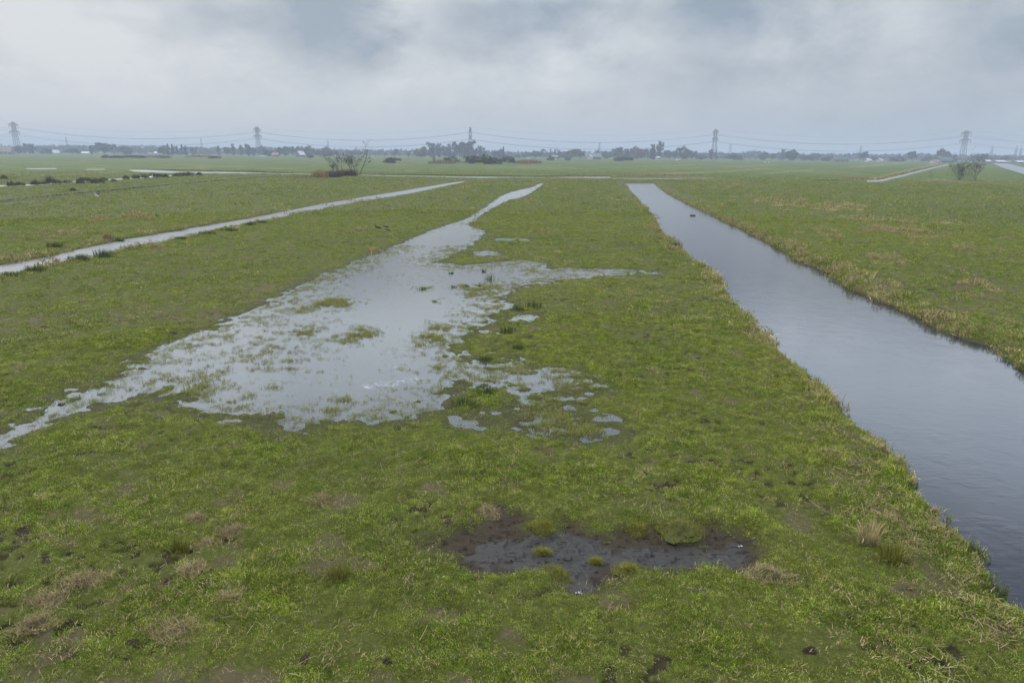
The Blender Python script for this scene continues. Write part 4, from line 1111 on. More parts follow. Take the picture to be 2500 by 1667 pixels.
FT = [
 (2, 10, 351, 'cone', 'conifer', 'dark tree behind the grey farmhouse roof at the frame edge'),
 (42, 16, 353, 'round', 'bare', 'small grey tree standing under the first pylon'),
 (57, 15, 350, 'tall', 'bare', 'thin topped grey tree just past the first pylon'),
 (68, 15, 351, 'tall', 'bare', 'middle tree of the grey row past the first pylon'),
 (77, 14, 351, 'tall', 'bare', 'end tree of the grey row past the first pylon'),
 (112, 24, 357, 'bush', 'bare', 'low rounded tree before the white roofed farm'),
 (175, 26, 356, 'bush', 'bare', 'low blue grey tree below the first tiny far pylon'),
 (221, 12, 354, 'tall', 'bare', 'slim tree beside the broad round bare tree'),
 (250, 42, 346, 'round', 'bare', 'broadest round bare tree between the first two pylons'),
 (285, 16, 353, 'wispy', 'bare', 'airy bare tree after the broad round tree'),
 (304, 28, 354, 'round', 'bare', 'rounded bare tree over the brown scrub'),
 (389, 10, 361, 'round', 'conifer', 'small dark tree at the edge of the conifer clump'),
 (399, 20, 354, 'round', 'green', 'pale green tree in the dark conifer clump'),
 (408, 14, 351, 'cone', 'conifer', 'tallest dark conifer of the clump'),
 (419, 14, 352, 'cone', 'conifer', 'second tall dark conifer of the clump'),
 (430, 16, 356, 'cone', 'conifer', 'lower dark conifer in the middle of the clump'),
 (442, 15, 352, 'cone', 'conifer', 'pointed dark conifer in the far half of the clump'),
 (451, 14, 356, 'cone', 'conifer', 'last dark conifer of the clump'),
 (471, 14, 357, 'round', 'bare', 'small bare tree between conifer clump and slim mast pylon'),
 (532, 10, 355, 'tall', 'bare', 'pale distant column tree after the slim mast pylon'),
 (553, 16, 357, 'round', 'bare', 'rounded grey tree before the first poplar'),
 (567, 12, 351, 'tall', 'green', 'slim poplar, first of the three before the corner pylon'),
 (587, 13, 354, 'tall', 'green', 'middle poplar of the three before the corner pylon'),
 (604, 15, 352, 'tall', 'green', 'widest poplar of the three before the corner pylon'),
 (616, 14, 358, 'round', 'bare', 'low tree beside the corner pylon foot'),
 (637, 18, 354, 'round', 'bare', 'bare tree just past the corner pylon'),
 (653, 18, 360, 'bush', 'green', 'low green tree behind the white car'),
 (680, 18, 358, 'round', 'green', 'rounded tree by the orange roofed barn'),
 (695, 18, 357, 'tall', 'green', 'second rounded tree past the orange roofed barn'),
 (712, 18, 356, 'round', 'green', 'tree standing before the white gabled house'),
 (729, 18, 355, 'round', 'bare', 'tall bare tree behind the white gabled house'),
 (745, 28, 354, 'round', 'bare', 'wide bare tree just past the white gabled house'),
 (763, 12, 360, 'round', 'conifer', 'small dark tree past the white gabled house'),
 (780, 22, 362, 'bush', 'green', 'low green tree under the tiny far pylon'),
 (797, 24, 357, 'round', 'green', 'green tree leaning against the alder clump'),
 (963, 17, 362, 'round', 'bare', 'single domed tree standing clear on the hedge line'),
 (997, 14, 366, 'wispy', 'bare', 'small bare tree next to the yellow willow'),
 (1028, 30, 356, 'round', 'willow', 'yellow green willow at the edge of the tall wood'),
 (1050, 22, 347, 'tall', 'bare', 'tall blue grey tree behind the yellow willow'),
 (1058, 20, 350, 'tall', 'bare', 'second tall tree of the wood edge'),
 (1071, 18, 350, 'tall', 'bare', 'twin topped tree before the gap in the wood'),
 (1086, 18, 356, 'tall', 'bare', 'lower tree at the gap in the wood'),
 (1098, 20, 351, 'tall', 'bare', 'tree just past the gap in the wood'),
 (1110, 20, 345, 'tall', 'bare', 'tall tree of the dense wood'),
 (1122, 24, 343, 'round', 'bare', 'broad crown in the dense wood'),
 (1133, 22, 344, 'round', 'bare', 'widest crown beside the third pylon'),
 (1143, 18, 346, 'tall', 'bare', 'tree just before the third pylon'),
 (1153, 22, 343, 'tall', 'bare', 'tree in the wood under the third pylon'),
 (1164, 14, 353, 'wispy', 'bare', 'thin stemmed tree past the third pylon'),
 (1173, 12, 356, 'tall', 'bare', 'second last thin tree of the wood'),
 (1181, 14, 359, 'wispy', 'bare', 'last ragged tree of the wood'),
 (1207, 12, 365, 'round', 'bare', 'small tree in the gap after the wood'),
 (1219, 18, 362, 'round', 'bare', 'sloping topped tree after the wood'),
 (1229, 14, 358, 'cone', 'conifer', 'dark spruce after the wood'),
 (1263, 16, 375, 'bush', 'bare', 'low bush beside the dome shaped shrub'),
 (1283, 16, 369, 'round', 'bare', 'dark tree where the tan reeds end'),
 (1306, 22, 367, 'round', 'bare', 'rounded dark tree after the tan reeds'),
 (1321, 22, 362, 'wispy', 'bare', 'airy purple bare tree before the grey broad tree'),
 (1342, 18, 363, 'wispy', 'bare', 'thin tuft topped bare tree'),
 (1356, 10, 363, 'wispy', 'bare', 'thin bare pole-like tree'),
 (1366, 14, 366, 'tall', 'bare', 'small rounded tree before the grey broad tree'),
 (1386, 34, 364, 'round', 'bare', 'broad grey tree beside the yellow willow by the house'),
 (1417, 38, 362, 'round', 'willow', 'yellow green willow beside the long farmhouse'),
 (1460, 16, 366, 'tall', 'bare', 'thin tree rising behind the long farmhouse'),
 (1482, 22, 368, 'round', 'green', 'round green tree past the long farmhouse'),
 (1511, 26, 357, 'round', 'bare', 'tall domed grey tree past the long farmhouse'),
 (1531, 24, 362, 'round', 'bare', 'dark spreading tree after the domed one'),
 (1556, 34, 356, 'round', 'orange', 'orange tinted budding tree'),
 (1575, 26, 361, 'round', 'willow', 'yellowish tree next to the orange tinted tree'),
 (1597, 22, 352, 'tall', 'bare', 'tall feathery tree before the highest poplar'),
 (1613, 20, 344, 'tall', 'bare', 'highest feathery poplar above the white shelter'),
 (1636, 26, 365, 'round', 'bare', 'low round tree after the white shelter'),
 (1651, 22, 358, 'wispy', 'bare', 'airy tree on the hump of the tree line'),
 (1670, 26, 355, 'round', 'bare', 'top tree of the hump before the fourth pylon'),
 (1690, 24, 364, 'round', 'bare', 'sloping end tree of the hump'),
 (1713, 22, 374, 'bush', 'bare', 'low dark bush between hump and fourth pylon'),
 (1738, 15, 364, 'tall', 'brown', 'brownish tree just before the fourth pylon'),
 (1750, 9, 363, 'cone', 'conifer', 'narrow dark tree at the foot of the fourth pylon'),
 (1794, 34, 369, 'bush', 'bare', 'big dark rounded tree past the fourth pylon'),
 (1866, 20, 369, 'round', 'bare', 'grey tree before the small orange tree'),
 (1886, 14, 373, 'round', 'orange', 'small orange tree above the two swans'),
 (1911, 20, 364, 'tall', 'bare', 'pointed tree of the pair behind the swans'),
 (1934, 28, 364, 'round', 'green', 'rounded tree of the pair behind the swans'),
 (1972, 30, 373, 'bush', 'bare', 'low hazy tree past the pair behind the swans'),
 (1996, 18, 373, 'round', 'bare', 'hazy tree before the long green barn'),
 (2022, 26, 380, 'bush', 'green', 'low bush against the long green barn'),
 (2112, 20, 368, 'round', 'bare', 'round hazy tree above the first white cottage'),
 (2138, 24, 378, 'bush', 'bare', 'low dark tree between the white cottages'),
 (2194, 30, 379, 'bush', 'green', 'low hedge tree before the fifth pylon'),
 (2231, 20, 367, 'round', 'green', 'upright green tree over the dark hedge'),
 (2270, 30, 377, 'bush', 'green', 'bushy green tree beside the yellow roofed shed'),
 (2306, 30, 361, 'round', 'bare', 'large round bare tree by the fifth pylon'),
 (2333, 14, 379, 'tall', 'conifer', 'small dark tree past the green roofed barn'),
 (2398, 26, 374, 'round', 'green', 'hazy round tree behind the bare shrubs'),
 (2433, 18, 380, 'bush', 'bare', 'low tree by the long white sheds'),
 (2457, 20, 379, 'round', 'bare', 'rounded tree behind the long white sheds'),
]
for i, (px, w, top, form, mat, lab) in enumerate(FT):
    far_tree(px, w, top, form, mat, lab, Y=840 + (i * 37) % 120)
# shrubs in the middle distance
MID = [(1158, 44, 374, 'bush', 'hedge', 'first third of the big green willow scrub below the third pylon', 400),
       (1185, 46, 374, 'bush', 'green', 'middle of the big green willow scrub below the third pylon', 395),
       (1206, 34, 379, 'bush', 'hedge', 'far end of the big green willow scrub, sloping down', 400),
       (1242, 36, 376, 'bush', 'bare', 'dome shaped dark shrub standing alone by the tan reeds', 430),
       (1103, 34, 379, 'bush', 'hedge', 'low dark shrub between tan reeds and the big scrub', 440),
       (956, 34, 380, 'bush', 'brown', 'spreading bare tree alone in the field past the alders', 400),
       (1059, 8, 384, 'tall', 'bare', 'tiny upright shrub before the tan reeds', 470),
       (258, 22, 377, 'bush', 'brown', 'low brown scrub in the field below the broad round tree', 520),
       (285, 34, 377, 'bush', 'brown', 'longer brown scrub next to the low brown one', 520),
       (330, 50, 377, 'bush', 'brown', 'reddish scrub along the far reeds', 530),
       (395, 40, 379, 'bush', 'brown', 'thin reddish scrub below the conifer clump', 540),
       (525, 26, 379, 'bush', 'brown', 'brown scrub below the three poplars', 540),
       (757, 16, 374, 'bush', 'bare', 'small grey bush in the field short of the white gabled house', 640),
       (1344, 18, 379, 'bush', 'bare', 'small dark bush in the field before the thin bare trees', 640),
       (1385, 14, 381, 'bush', 'bare', 'low dome bush below the broad grey tree', 640),
       (1520, 46, 379, 'bush', 'brown', 'purplish scrub in front of the domed grey tree', 620)]
for px, w, top, form, mat, lab, Y in MID:
    far_tree(px, w, top, form, mat, lab, Y=Y, group='shrubs in the middle fields')

# far-off wood behind the tree line: one mass
def far_wood(name, prof, Y, mat, seed, dens):
    rr = random.Random(seed); mb = MB()
    xs = [p[0] for p in prof]; ys = [p[1] for p in prof]
    px = xs[0]
    while px < xs[-1]:
        top = float(np.interp(px, xs, ys)) - 1.5 + rr.gauss(0, 1.4)
        YY = Y + rr.uniform(-60, 60)
        P = at_depth(px, top, YY)
        H = max(2.0, P.z); W = rr.uniform(5, 10)
        lob = [(rr.gauss(0, W * .3), rr.gauss(0, W * .3), rr.uniform(.15, .9) * H, rr.uniform(.14, .28) * H) for _ in range(5)]
        def shape(r):
            lx, ly, lz, lr = r.choice(lob)
            d = Vector((r.gauss(0, 1), r.gauss(0, 1), r.gauss(0, .8))).normalized() * lr * r.random() ** .5
            return P.x + lx + d.x, YY + ly + d.y, max(0, lz + d.z)
        leaf_cloud(mb, rr, dens, shape, 1.3)
        px += rr.uniform(1.5, 3.2)
    o = mb.build(name, TM[mat])
    tag(o, 'hazy far-off wood behind the tree line', None, None, 'stuff')
far_wood('far_wood', [(-60, 357), (20, 360), (80, 358), (110, 357), (160, 356), (230, 358), (300, 357), (390, 359), (460, 361), (560, 362), (640, 362), (760, 364), (830, 367), (900, 367), (1000, 369), (1040, 368), (1200, 371), (1300, 374), (1400, 372), (1560, 371), (1700, 374), (1800, 376), (1830, 371), (1850, 371), (1862, 376), (1950, 377), (2050, 377), (2150, 379), (2250, 378), (2350, 379), (2450, 381), (2560, 382)], 1150, 'bare', 5, 110)

# reed beds
def reed_bed(px0, px1, py, hpx, label, n, mat=M_REED, name='reed_bed', thick=6.0, py1=None, group='tan reed beds'):
    rr = random.Random(px0)
    x0, y0 = at(px0, py); x1, y1 = at(px1, py if py1 is None else py1)
    s = math.hypot((x0 + x1) / 2, (y0 + y1) / 2) / F
    mb = MB()
    for _ in range(n):
        t = rr.random(); e = math.sin(math.pi * min(1, max(0, t))) ** .5
        mb.blade((x1 - x0) * (t - .5), (y1 - y0) * (t - .5) + rr.uniform(-.5, .5) * thick, 0, rr.uniform(0, 6.283), hpx * s * (rr.uniform(.6, 1.15)) * (.45 + .55 * e), s * rr.uniform(.5, 1.1), abs(rr.gauss(0, .2)), rr.random(), .3)
    o = mb.build(name, mat); o.location = ((x0 + x1) / 2, (y0 + y1) / 2, 0.0)
    tag(o, label, 'reeds', group)
    return o
reed_bed(1046, 1112, 399.5, 9, 'tan reed bed before the low dark shrub', 900)
reed_bed(1256, 1322, 399.5, 10, 'tan reed bed beside the dome shaped shrub', 900)
reed_bed(1112, 1150, 398, 5, 'thin strip of reeds between the shrubs', 300)
reed_bed(318, 420, 384, 5, 'tan reeds along the reddish scrub', 600)
reed_bed(455, 520, 384, 6, 'reddish reeds short of the slim mast pylon', 500)
reed_bed(764, 800, 434, 18, 'orange tan reeds at the foot of the alder clump', 700, thick=4)
reed_bed(700, 770, 434, 7, 'low tan reeds trailing off from the alder clump', 300, thick=3)
reed_bed(1352, 1500, 431.5, 5, 'low tan reeds along the far bank of the cross ditch', 700, thick=3)
reed_bed(1500, 1700, 430, 5, 'low tan reeds on the cross ditch beyond the wide ditch end', 800, thick=4)
reed_bed(580, 650, 419, 4, 'short tan reeds on the far bank near the sedge ditch', 300, thick=4)
reed_bed(2060, 2130, 438, 5, 'dark tan reeds at the corner of the small field ditch', 400, thick=3)

GF = 'dark fringes on far ditch banks'
reed_bed(2140, 2312, 439, 2.6, 'brown fringe along the far bank of the small field ditch', 1400, M_REED, 'bank_fringe', 1.5, 399.5, GF)
reed_bed(900, 1290, 426.5, 3.2, 'dark low fringe behind the cross ditch past the alders', 1500, M_RUSHD, 'bank_fringe', 1.5, 432, GF)
reed_bed(1290, 1490, 432, 3.2, 'brown low fringe behind the cross ditch by the wide ditch end', 700, TM['brown'], 'bank_fringe', 1.5, 430, GF)
reed_bed(320, 720, 413, 2.6, 'dark low fringe behind the far sheet of water', 1500, M_RUSHD, 'bank_fringe', 1.5, 423.5, GF)
reed_bed(1985, 2085, 441, 3, 'dark low fringe in line with the small field ditch', 400, M_RUSHD, 'bank_fringe', 1.5, 442, GF)
reed_bed(0, 430, 491, 3, 'dark sunken line of sedge along the dry ditch', 800, M_RUSH, 'bank_fringe', 0.8, 450, GF)
reed_bed(430, 690, 450, 2.6, 'thin far end of the dry ditch sedge line', 400, M_RUSH, 'bank_fringe', 0.8, 428.5, GF)

# alders and shrubs with real limbs
def grow(mb, tw, rr, p, d, L, r, depth, maxd, up=.25, spread=.6, twigs=3, tsz=.3, base_t=.35):
    pts = [p]; rad = [r]
    k = 3
    q = p.copy(); dd = d.copy()
    for i in range(k):
        dd = (dd + Vector((rr.gauss(0, .14), rr.gauss(0, .14), rr.gauss(0, .08) + up * .15))).normalized()
        q = q + dd * L / k
        pts.append(q.copy()); rad.append(r * (1 - .42 * (i + 1) / k))
    mb.tube(pts, rad, 6 if depth < 2 else 4, 0, rr.random())
    if depth >= maxd:
        for _ in range(twigs):
            e = (dd + Vector((rr.gauss(0, .8), rr.gauss(0, .8), rr.gauss(0, .45)))).normalized()
            s = pts[rr.randint(1, 3)]
            tw.tube([s, s + e * tsz * rr.uniform(.5, 1.2), s + e * tsz * 1.3 + Vector((rr.gauss(0, .1), rr.gauss(0, .1), rr.gauss(0, .08)))], [.014, .011, .006], 3, 0, rr.random())
            for _ in range(2):
                c = s + e * tsz * rr.uniform(.4, 1.3)
                u = Vector((rr.gauss(0, 1), rr.gauss(0, 1), rr.gauss(0, .35))).normalized() * tsz * .36
                w = u.cross(Vector((0, 0, 1))).normalized() * .022
                tw.add([tuple(c - u), tuple(c - w), tuple(c + u), tuple(c + w)], [(0, 1, 2, 3)], 0, rr.random())
        return
    nb = rr.randint(3, 4) if depth else rr.randint(5, 7)
    for i in range(nb):
        s = pts[rr.randint(1, 3)] if depth else p + (q - p) * rr.uniform(.35, 1.0)
        if depth == 0:
            t = rr.uniform(base_t, 1.0); j = min(2, int(t * 3)); s = pts[j].lerp(pts[j + 1], t * 3 - j)
        e = (dd * .6 + Vector((rr.gauss(0, spread), rr.gauss(0, spread), rr.gauss(.1, spread * .5)))).normalized()
        grow(mb, tw, rr, s, e, L * (rr.uniform(.42, .70) if depth == 0 else rr.uniform(.36, .58)), r * .42, depth + 1, maxd, up, spread, twigs, tsz, base_t)
def limb_tree(name, px, py, top, Y_adj, lean, label, seed, stems=1, mat='bare', spread=.6, cat='tree', group=None, twigs=3, rbase=.075, hs=.62, base_t=.35, fan=.16):
    x, y = at(px, py)
    P = at_depth(px, top, y)
    H = P.z
    r = empty(name, (x, y, 0.0)); tag(r, label, cat, group)
    rr = random.Random(seed)
    tr = MB(); tw = MB()
    for k in range(stems):
        a = rr.uniform(0, 6.283)
        d = Vector((lean + (rr.gauss(0, fan) if stems > 1 else 0), rr.gauss(0, fan * .7), 1)).normalized()
        p = Vector((rr.gauss(0, .22), rr.gauss(0, .15), -.05)) if stems > 1 else Vector((0, 0, -.05))
        grow(tr, tw, rr, p, d, H * hs * rr.uniform(.85, 1.05) if k else H * hs, rbase * (1 if k == 0 else .75), 0, 3, .3, spread, twigs, H * .045, base_t)
    tr.build('trunk', M_BARKD, r)
    tw.build('crown', TM[mat], r)
    return r
G_A = 'bare alders on the ditch bank'
limb_tree('alder', 834, 424, 356, 0, -.06, 'bare alder at the reed end of the clump, crown split in tiers', 11, 2, 'brown', .6, group=G_A)
limb_tree('alder', 858, 424, 368, 0, 0.0, 'dense multi-stemmed alder in the middle of the clump', 12, 4, 'brown', .5, group=G_A)
limb_tree('alder', 868, 424, 361, 0, .06, 'thin alder between the dense and the leaning alder', 17, 1, 'bare', .5, group=G_A, rbase=.07, twigs=2)
limb_tree('alder', 878, 427, 354, 0, .66, 'leaning alder with a bare slanting trunk at the water end', 14, 1, 'bare', .6, group=G_A, rbase=.12, hs=.78)
limb_tree('alder', 815, 428, 384, 0, -.1, 'small twiggy alder sapling at the reed end of the clump', 15, 3, 'brown', .7, group=G_A, rbase=.05)
def thicket(px, py, wpx, hpx, label, seed):
    x, y = at(px, py); s = math.hypot(x, y) / F
    rr = random.Random(seed); mb = MB()
    w = wpx * s; h = hpx * s
    for _ in range(420):
        a = rr.uniform(0, 6.283); q = math.sqrt(rr.random())
        b = Vector((q * math.cos(a) * w / 2, q * math.sin(a) * 1.6, 0))
        e = Vector((rr.gauss(0, .5), rr.gauss(0, .4), 1)).normalized() * h * rr.uniform(.5, 1.15)
        k = Vector((rr.gauss(0, .3), rr.gauss(0, .3), -.15))
        mb.tube([b, b + e * .6, b + e + k], [.03, .022, .012], 3, 0, rr.random())
        for _ in range(3):
            c = b + e * rr.uniform(.3, 1); u = Vector((rr.gauss(0, 1), rr.gauss(0, 1), rr.gauss(0, .6))).normalized() * .24
            v = u.cross(Vector((rr.gauss(0, 1), 0, 1))).normalized() * .05
            mb.add([tuple(c - u), tuple(c - v), tuple(c + u), tuple(c + v)], [(0, 1, 2, 3)], 0, rr.random())
    o = mb.build('bramble_thicket', TM['brown']); o.location = (x, y, 0)
    tag(o, label, 'bush', 'brambles under the alders')
thicket(812, 433, 40, 15, 'dark bramble thicket beside the orange tan reeds', 4)
thicket(846, 430, 52, 16, 'long reddish bramble thicket under the alders', 5)
G_B = 'bare shrubs on the far pasture'
limb_tree('bare_shrub', 2343, 441, 378, 0, -.02, 'wider multi-stemmed bare shrub on the far pasture below the fifth pylon', 21, 9, 'hedge', .75, 'shrub', G_B, 2, .045, .60, .08, .34)
limb_tree('bare_shrub', 2380, 443, 372, 0, .04, 'narrower bare shrub with a clear single trunk', 22, 4, 'brown', .7, 'shrub', G_B, 2, .055, .64, .14, .26)
limb_tree('bare_shrub', 2274, 436, 418, 0, 0, 'tiny faint sapling beside the two bare shrubs', 23, 1, 'bare', .4, 'shrub', G_B, 1, .02, .6)

# ------------------------------------------------------------------ pylons and lines
YP = 900.0
def lattice(mb, z0, z1, w0, w1, n, leg, br):
    """four legs and crossed bracing between two heights; half widths w0, w1"""
    def c(z):
        t = (z - z0) / (z1 - z0); w = w0 + (w1 - w0) * t
        return [Vector((-w, -w, z)), Vector((w, -w, z)), Vector((w, w, z)), Vector((-w, w, z))]
    zs = [z0 + (z1 - z0) * (1 - (1 - i / n) ** 1.25) for i in range(n + 1)]
    for k in range(n):
        A = c(zs[k]); B = c(zs[k + 1])
        for i in range(4):
            j = (i + 1) % 4
            if leg: mb.tube([A[i], B[i]], leg, 4)
            mb.tube([A[i], B[j]], br, 3); mb.tube([A[j], B[i]], br, 3); mb.tube([B[i], B[j]], br, 3)
def crossarm(mb, z, half, w, drop):
    for q in (-1, 1):
        for e in (-1, 1):
            mb.tube([(e * w, q * w, z), (0, q * half, z - drop)], .26, 4)
            mb.tube([(e * w, q * w, z + 1.6), (0, q * half, z - drop)], .22, 4)
        for k in (.25, .5, .75):
            p = w + (half - w) * k
            mb.tube([(-w * (1 - k), q * p, z - drop * k), (w * (1 - k), q * p, z - drop * k)], .14, 3)
            mb.tube([(0, q * p, z - drop * k), (0, q * p, z + 1.6 * (1 - k) - drop * k)], .14, 3)
ZA, ZB, ZW = 38.2, 29.0, 24.6
def pylon(px, top, label, kind='tension', rz=0.0, half=(11.5, 12.5), Y=YP, scale=None):
    P = at_depth(px, top, Y)
    s = P.z / 40.5
    r = empty('pylon', (P.x, Y, 0), rz, s); tag(r, label, 'pylon', 'lattice pylons of the near line')
    for q in ((-1, -1), (1, -1), (1, 1), (-1, 1)):
        mb = MB(); mb.tube([(q[0] * 3.7, q[1] * 3.7, -.5), (q[0] * 2.0, q[1] * 2.0, ZW)], [.30, .26], 4); mb.build('leg', M_STEEL, r)
    mb = MB(); lattice(mb, 0.5, ZW, 3.65, 2.0, 4, 0, .12); mb.build('lower_lattice', M_STEEL, r)
    mb = MB(); lattice(mb, ZW, 40.0, 2.0, 1.3, 6, .26, .14); mb.build('upper_lattice', M_STEEL, r)
    for z, h in ((ZA, half[0]), (ZB, half[1])):
        mb = MB(); crossarm(mb, z, h, 1.5 if z > 35 else 1.9, .9); mb.build('crossarm', M_STEEL, r)
        for q in (-1, 1):
            for k in (.55, 1.0):
                mb = MB()
                y1 = q * (1.6 + (h - 1.6) * k)
                mb.tube([(0, y1, z - .9 * k), (0, y1 - q * 1.2, z - 4.3)], .17, 5); mb.tube([(0, y1 - q * 2.6, z - .6), (0, y1 - q * 1.2, z - 4.3)], .17, 5)
                mb.build('insulator', M_WIRE, r)
    mb = MB()
    if kind == 'corner':
        for e in (-2.6, -.9, .9, 2.6): mb.tube([(e * .55, 0, 38.5), (e, 0, 41.5), (e * 1.25, 0, 42.2)], [.3, .24, .3], 5)
    else:
        mb.tube([(-1.3, -1.3, 40), (0, 0, 41.2), (1.3, 1.3, 40)], .22, 4); mb.tube([(-1.3, 1.3, 40), (0, 0, 41.2), (1.3, -1.3, 40)], .22, 4)
    mb.build('earth_wire_peak', M_STEEL, r)
    return r, s
PY = [(31, 298.5, 'steel pylon with two wide crossarms, first of the line', 'std', .12),
      (627, 311, 'corner pylon with upright horns on its top', 'corner', -.15),
      (1148, 311, 'narrow pylon seen edge-on above the dense wood', 'std', 0.0),
      (1748, 316.5, 'pylon with short looking arms beside the hump of trees', 'std', .05),
      (2361, 319.5, 'pylon with wide crossarms above the two bare shrubs', 'std', .0)]
pyl = []
for px, top, lab, kind, rz in PY:
    pyl.append(pylon(px, top, lab, kind, rz))
off1 = at_depth(-520, 296, YP).x; off2 = at_depth(3000, 324, YP).x
tops = [(off1, 1.02)] + [(r.location.x, s) for r, s in pyl] + [(off2, 1.0)]
SPAN = ['from the frame edge to the first pylon', 'between the first pylon and the corner pylon', 'between the corner pylon and the edge-on pylon', 'between the edge-on pylon and the fourth pylon', 'between the fourth pylon and the last pylon', 'from the last pylon to the frame edge']
SAG = [10.5, 11, 10, 11, 11, 11]
for i in range(6):
    (xa, sa), (xb, sb) = tops[i], tops[i + 1]
    for lev, z, word in ((ZA - 4.3, 10.0, 'upper'), (ZB - 4.3, 11.0, 'lower')):
        for q in (-1, 1):
            mb = MB()
            pts = []
            for k in range(33):
                t = k / 32
                pts.append((xa + (xb - xa) * t, YP + q * z, lev * (sa + (sb - sa) * t) - SAG[i] * 4 * t * (1 - t)))
            for dz in (0,):
                mb.tube(pts, .095, 4)
            o = mb.build('power_line', M_WIRE)
            tag(o, '%s power line %s' % (word, SPAN[i]), 'power line', '%s power lines %s' % (word, SPAN[i]))
    mb = MB(); mb.tube([(xa + (xb - xa) * k / 24, YP, 40.6 * (sa + (sb - sa) * k / 24) - SAG[i] * .8 * 4 * (k / 24) * (1 - k / 24)) for k in range(25)], .05, 3)
    o = mb.build('earth_wire', M_WIRE); tag(o, 'faint topmost earth wire %s' % SPAN[i], 'power line', 'earth wires of the pylons')
# the fainter second line behind
def small_pylon(px, top, label, Y=1900):
    P = at_depth(px, top, Y)
    s = P.z / 40.5
    r = empty('pylon', (P.x, Y, 0), 0.5, s); tag(r, label, 'pylon', 'tiny pylons of the far line')
    mb = MB(); lattice(mb, 0, 26, 4.2, 1.6, 4, .55, .35); lattice(mb, 26, 40.5, 1.6, .9, 4, .5, .3); mb.build('lattice_body', M_STEEL, r)
    for z, h in ((37, 8.5), (29, 10.5)):
        mb = MB(); crossarm(mb, z, h, 1.2, .6); mb.build('crossarm', M_STEEL, r)
    return r
for px, top, lab in [(160, 334, 'tiny far pylon above the low wood after the first pylon'), (490, 338, 'slim mast-like far pylon past the conifer clump'), (800, 342, 'tiny far pylon before the alder clump'), (1464, 349, 'tiny far pylon above the long farmhouse'), (1784, 352, 'tiny far pylon above the big dark rounded tree'), (2103, 356, 'faint far pylon near the white cottages'), (2424, 358, 'faint far pylon past the two bare shrubs')]:
    small_pylon(px, top, lab)

# ------------------------------------------------------------------ buildings, cars
def house(name, px, Y, wpx, wall_h, roof_h, depth, rz, mw, mr, label, chimney=True, windows=2, cat='house', group='farm buildings on the horizon', base=0.0):
    P = at_depth(px, 372, Y)
    W = wpx * Y / F / 2
    r = empty(name, (P.x, Y, base), rz); tag(r, label, cat, group)
    mb = MB(); mb.box(-W, -depth / 2, 0, W, depth / 2, wall_h)
    # gables
    mb.add([(-W, -depth / 2, wall_h), (-W, depth / 2, wall_h), (-W, 0, wall_h + roof_h)], [(0, 2, 1)]); mb.add([(W, -depth / 2, wall_h), (W, depth / 2, wall_h), (W, 0, wall_h + roof_h)], [(0, 1, 2)])
    mb.build('wall', mw, r)
    mb = MB(); t = .25; o = .5
    for q in (-1, 1):
        a = [(-W - o, q * (depth / 2 + o), wall_h - .25), (W + o, q * (depth / 2 + o), wall_h - .25), (W + o, 0, wall_h + roof_h + .05), (-W - o, 0, wall_h + roof_h + .05)]
        b = [(x, y, z + t) for x, y, z in a]
        mb.add(a + b, [(0, 1, 2, 3), (7, 6, 5, 4), (0, 4, 5, 1), (1, 5, 6, 2), (2, 6, 7, 3), (3, 7, 4, 0)])
    roof = mb.build('roof', mr, r)
    if chimney:
        mb = MB(); mb.box(W * .5, -.5, wall_h + roof_h - .6, W * .5 + .9, .4, wall_h + roof_h + 1.3); mb.build('chimney', M_WALLB, roof)
    for k in range(windows):
        x = -W + 2 * W * (k + .7) / (windows + .8)
        mb = MB(); mb.box(x - .6, -depth / 2 - .06, .9, x + .6, -depth / 2 + .02, min(2.3, wall_h - .2)); mb.build('window', M_GLASSW, r)
    mb = MB(); mb.box(W * .78 - .55, -depth / 2 - .06, 0, W * .78 + .55, -depth / 2 + .02, min(2.1, wall_h - .1)); mb.build('door', M_DOOR, r)
    return r
house('farmhouse', 16, 800, 25, 2.6, 6.2, 12, .25, M_WALLB, M_ROOFT, 'brick farmhouse with a big grey thatched roof at the frame edge', True, 2)
house('farmhouse', 136, 840, 12, 1.7, 3.2, 8, .75, M_WALLW, M_ROOFW, 'farm with a pale slanting roof before the low wood')
house('barn', 209, 840, 15, 1.6, 1.5, 7, .3, M_WALLW, M_ROOFW, 'low white roofed barn beside the broad round tree', False, 1, 'barn')
house('cottage', 380, 840, 5, 2.2, 1.8, 7, .3, M_WALLW, M_ROOFW, 'tiny white gable end before the conifer clump', False, 1)
house('barn', 672, 790, 13, 1.8, 2.2, 9, .3, M_WALLB, M_ROOFR, 'barn with an orange tiled roof near the parked cars', False, 2, 'barn')
house('house', 733, 760, 14, 2.2, 3.8, 8, .9, M_WALLB, M_ROOFW, 'white gabled house with a pale roof and brown brick base')
house('farmhouse', 1448, 790, 36, 2.7, 4.0, 10, .05, M_WALLB, M_ROOFG, 'long farmhouse with a grey roof beside the yellow willow', True, 4)
house('cottage', 1440, 770, 10, 2.3, 2.6, 6, 1.2, M_WALLW, M_ROOFW, 'small white gable in front of the long farmhouse', False, 1)
house('barn', 1355, 790, 12, 2.2, 1.8, 8, .1, M_WALLW, M_ROOFG, 'low pale shed before the broad grey tree', False, 1, 'barn')
house('barn', 2051, 760, 32, 2.2, 3.4, 12, .03, M_WALLB, M_ROOFGR, 'long barn with a dull green roof', False, 2, 'barn')
house('cottage', 2122, 740, 9, 1.6, 1.9, 6, .2, M_WALLW, M_ROOFW, 'first white cottage under the faint far pylon', True, 1)
house('cottage', 2150, 740, 7, 1.6, 2.3, 6, .6, M_WALLW, M_ROOFW, 'second white cottage, with a steeper gable', True, 1)
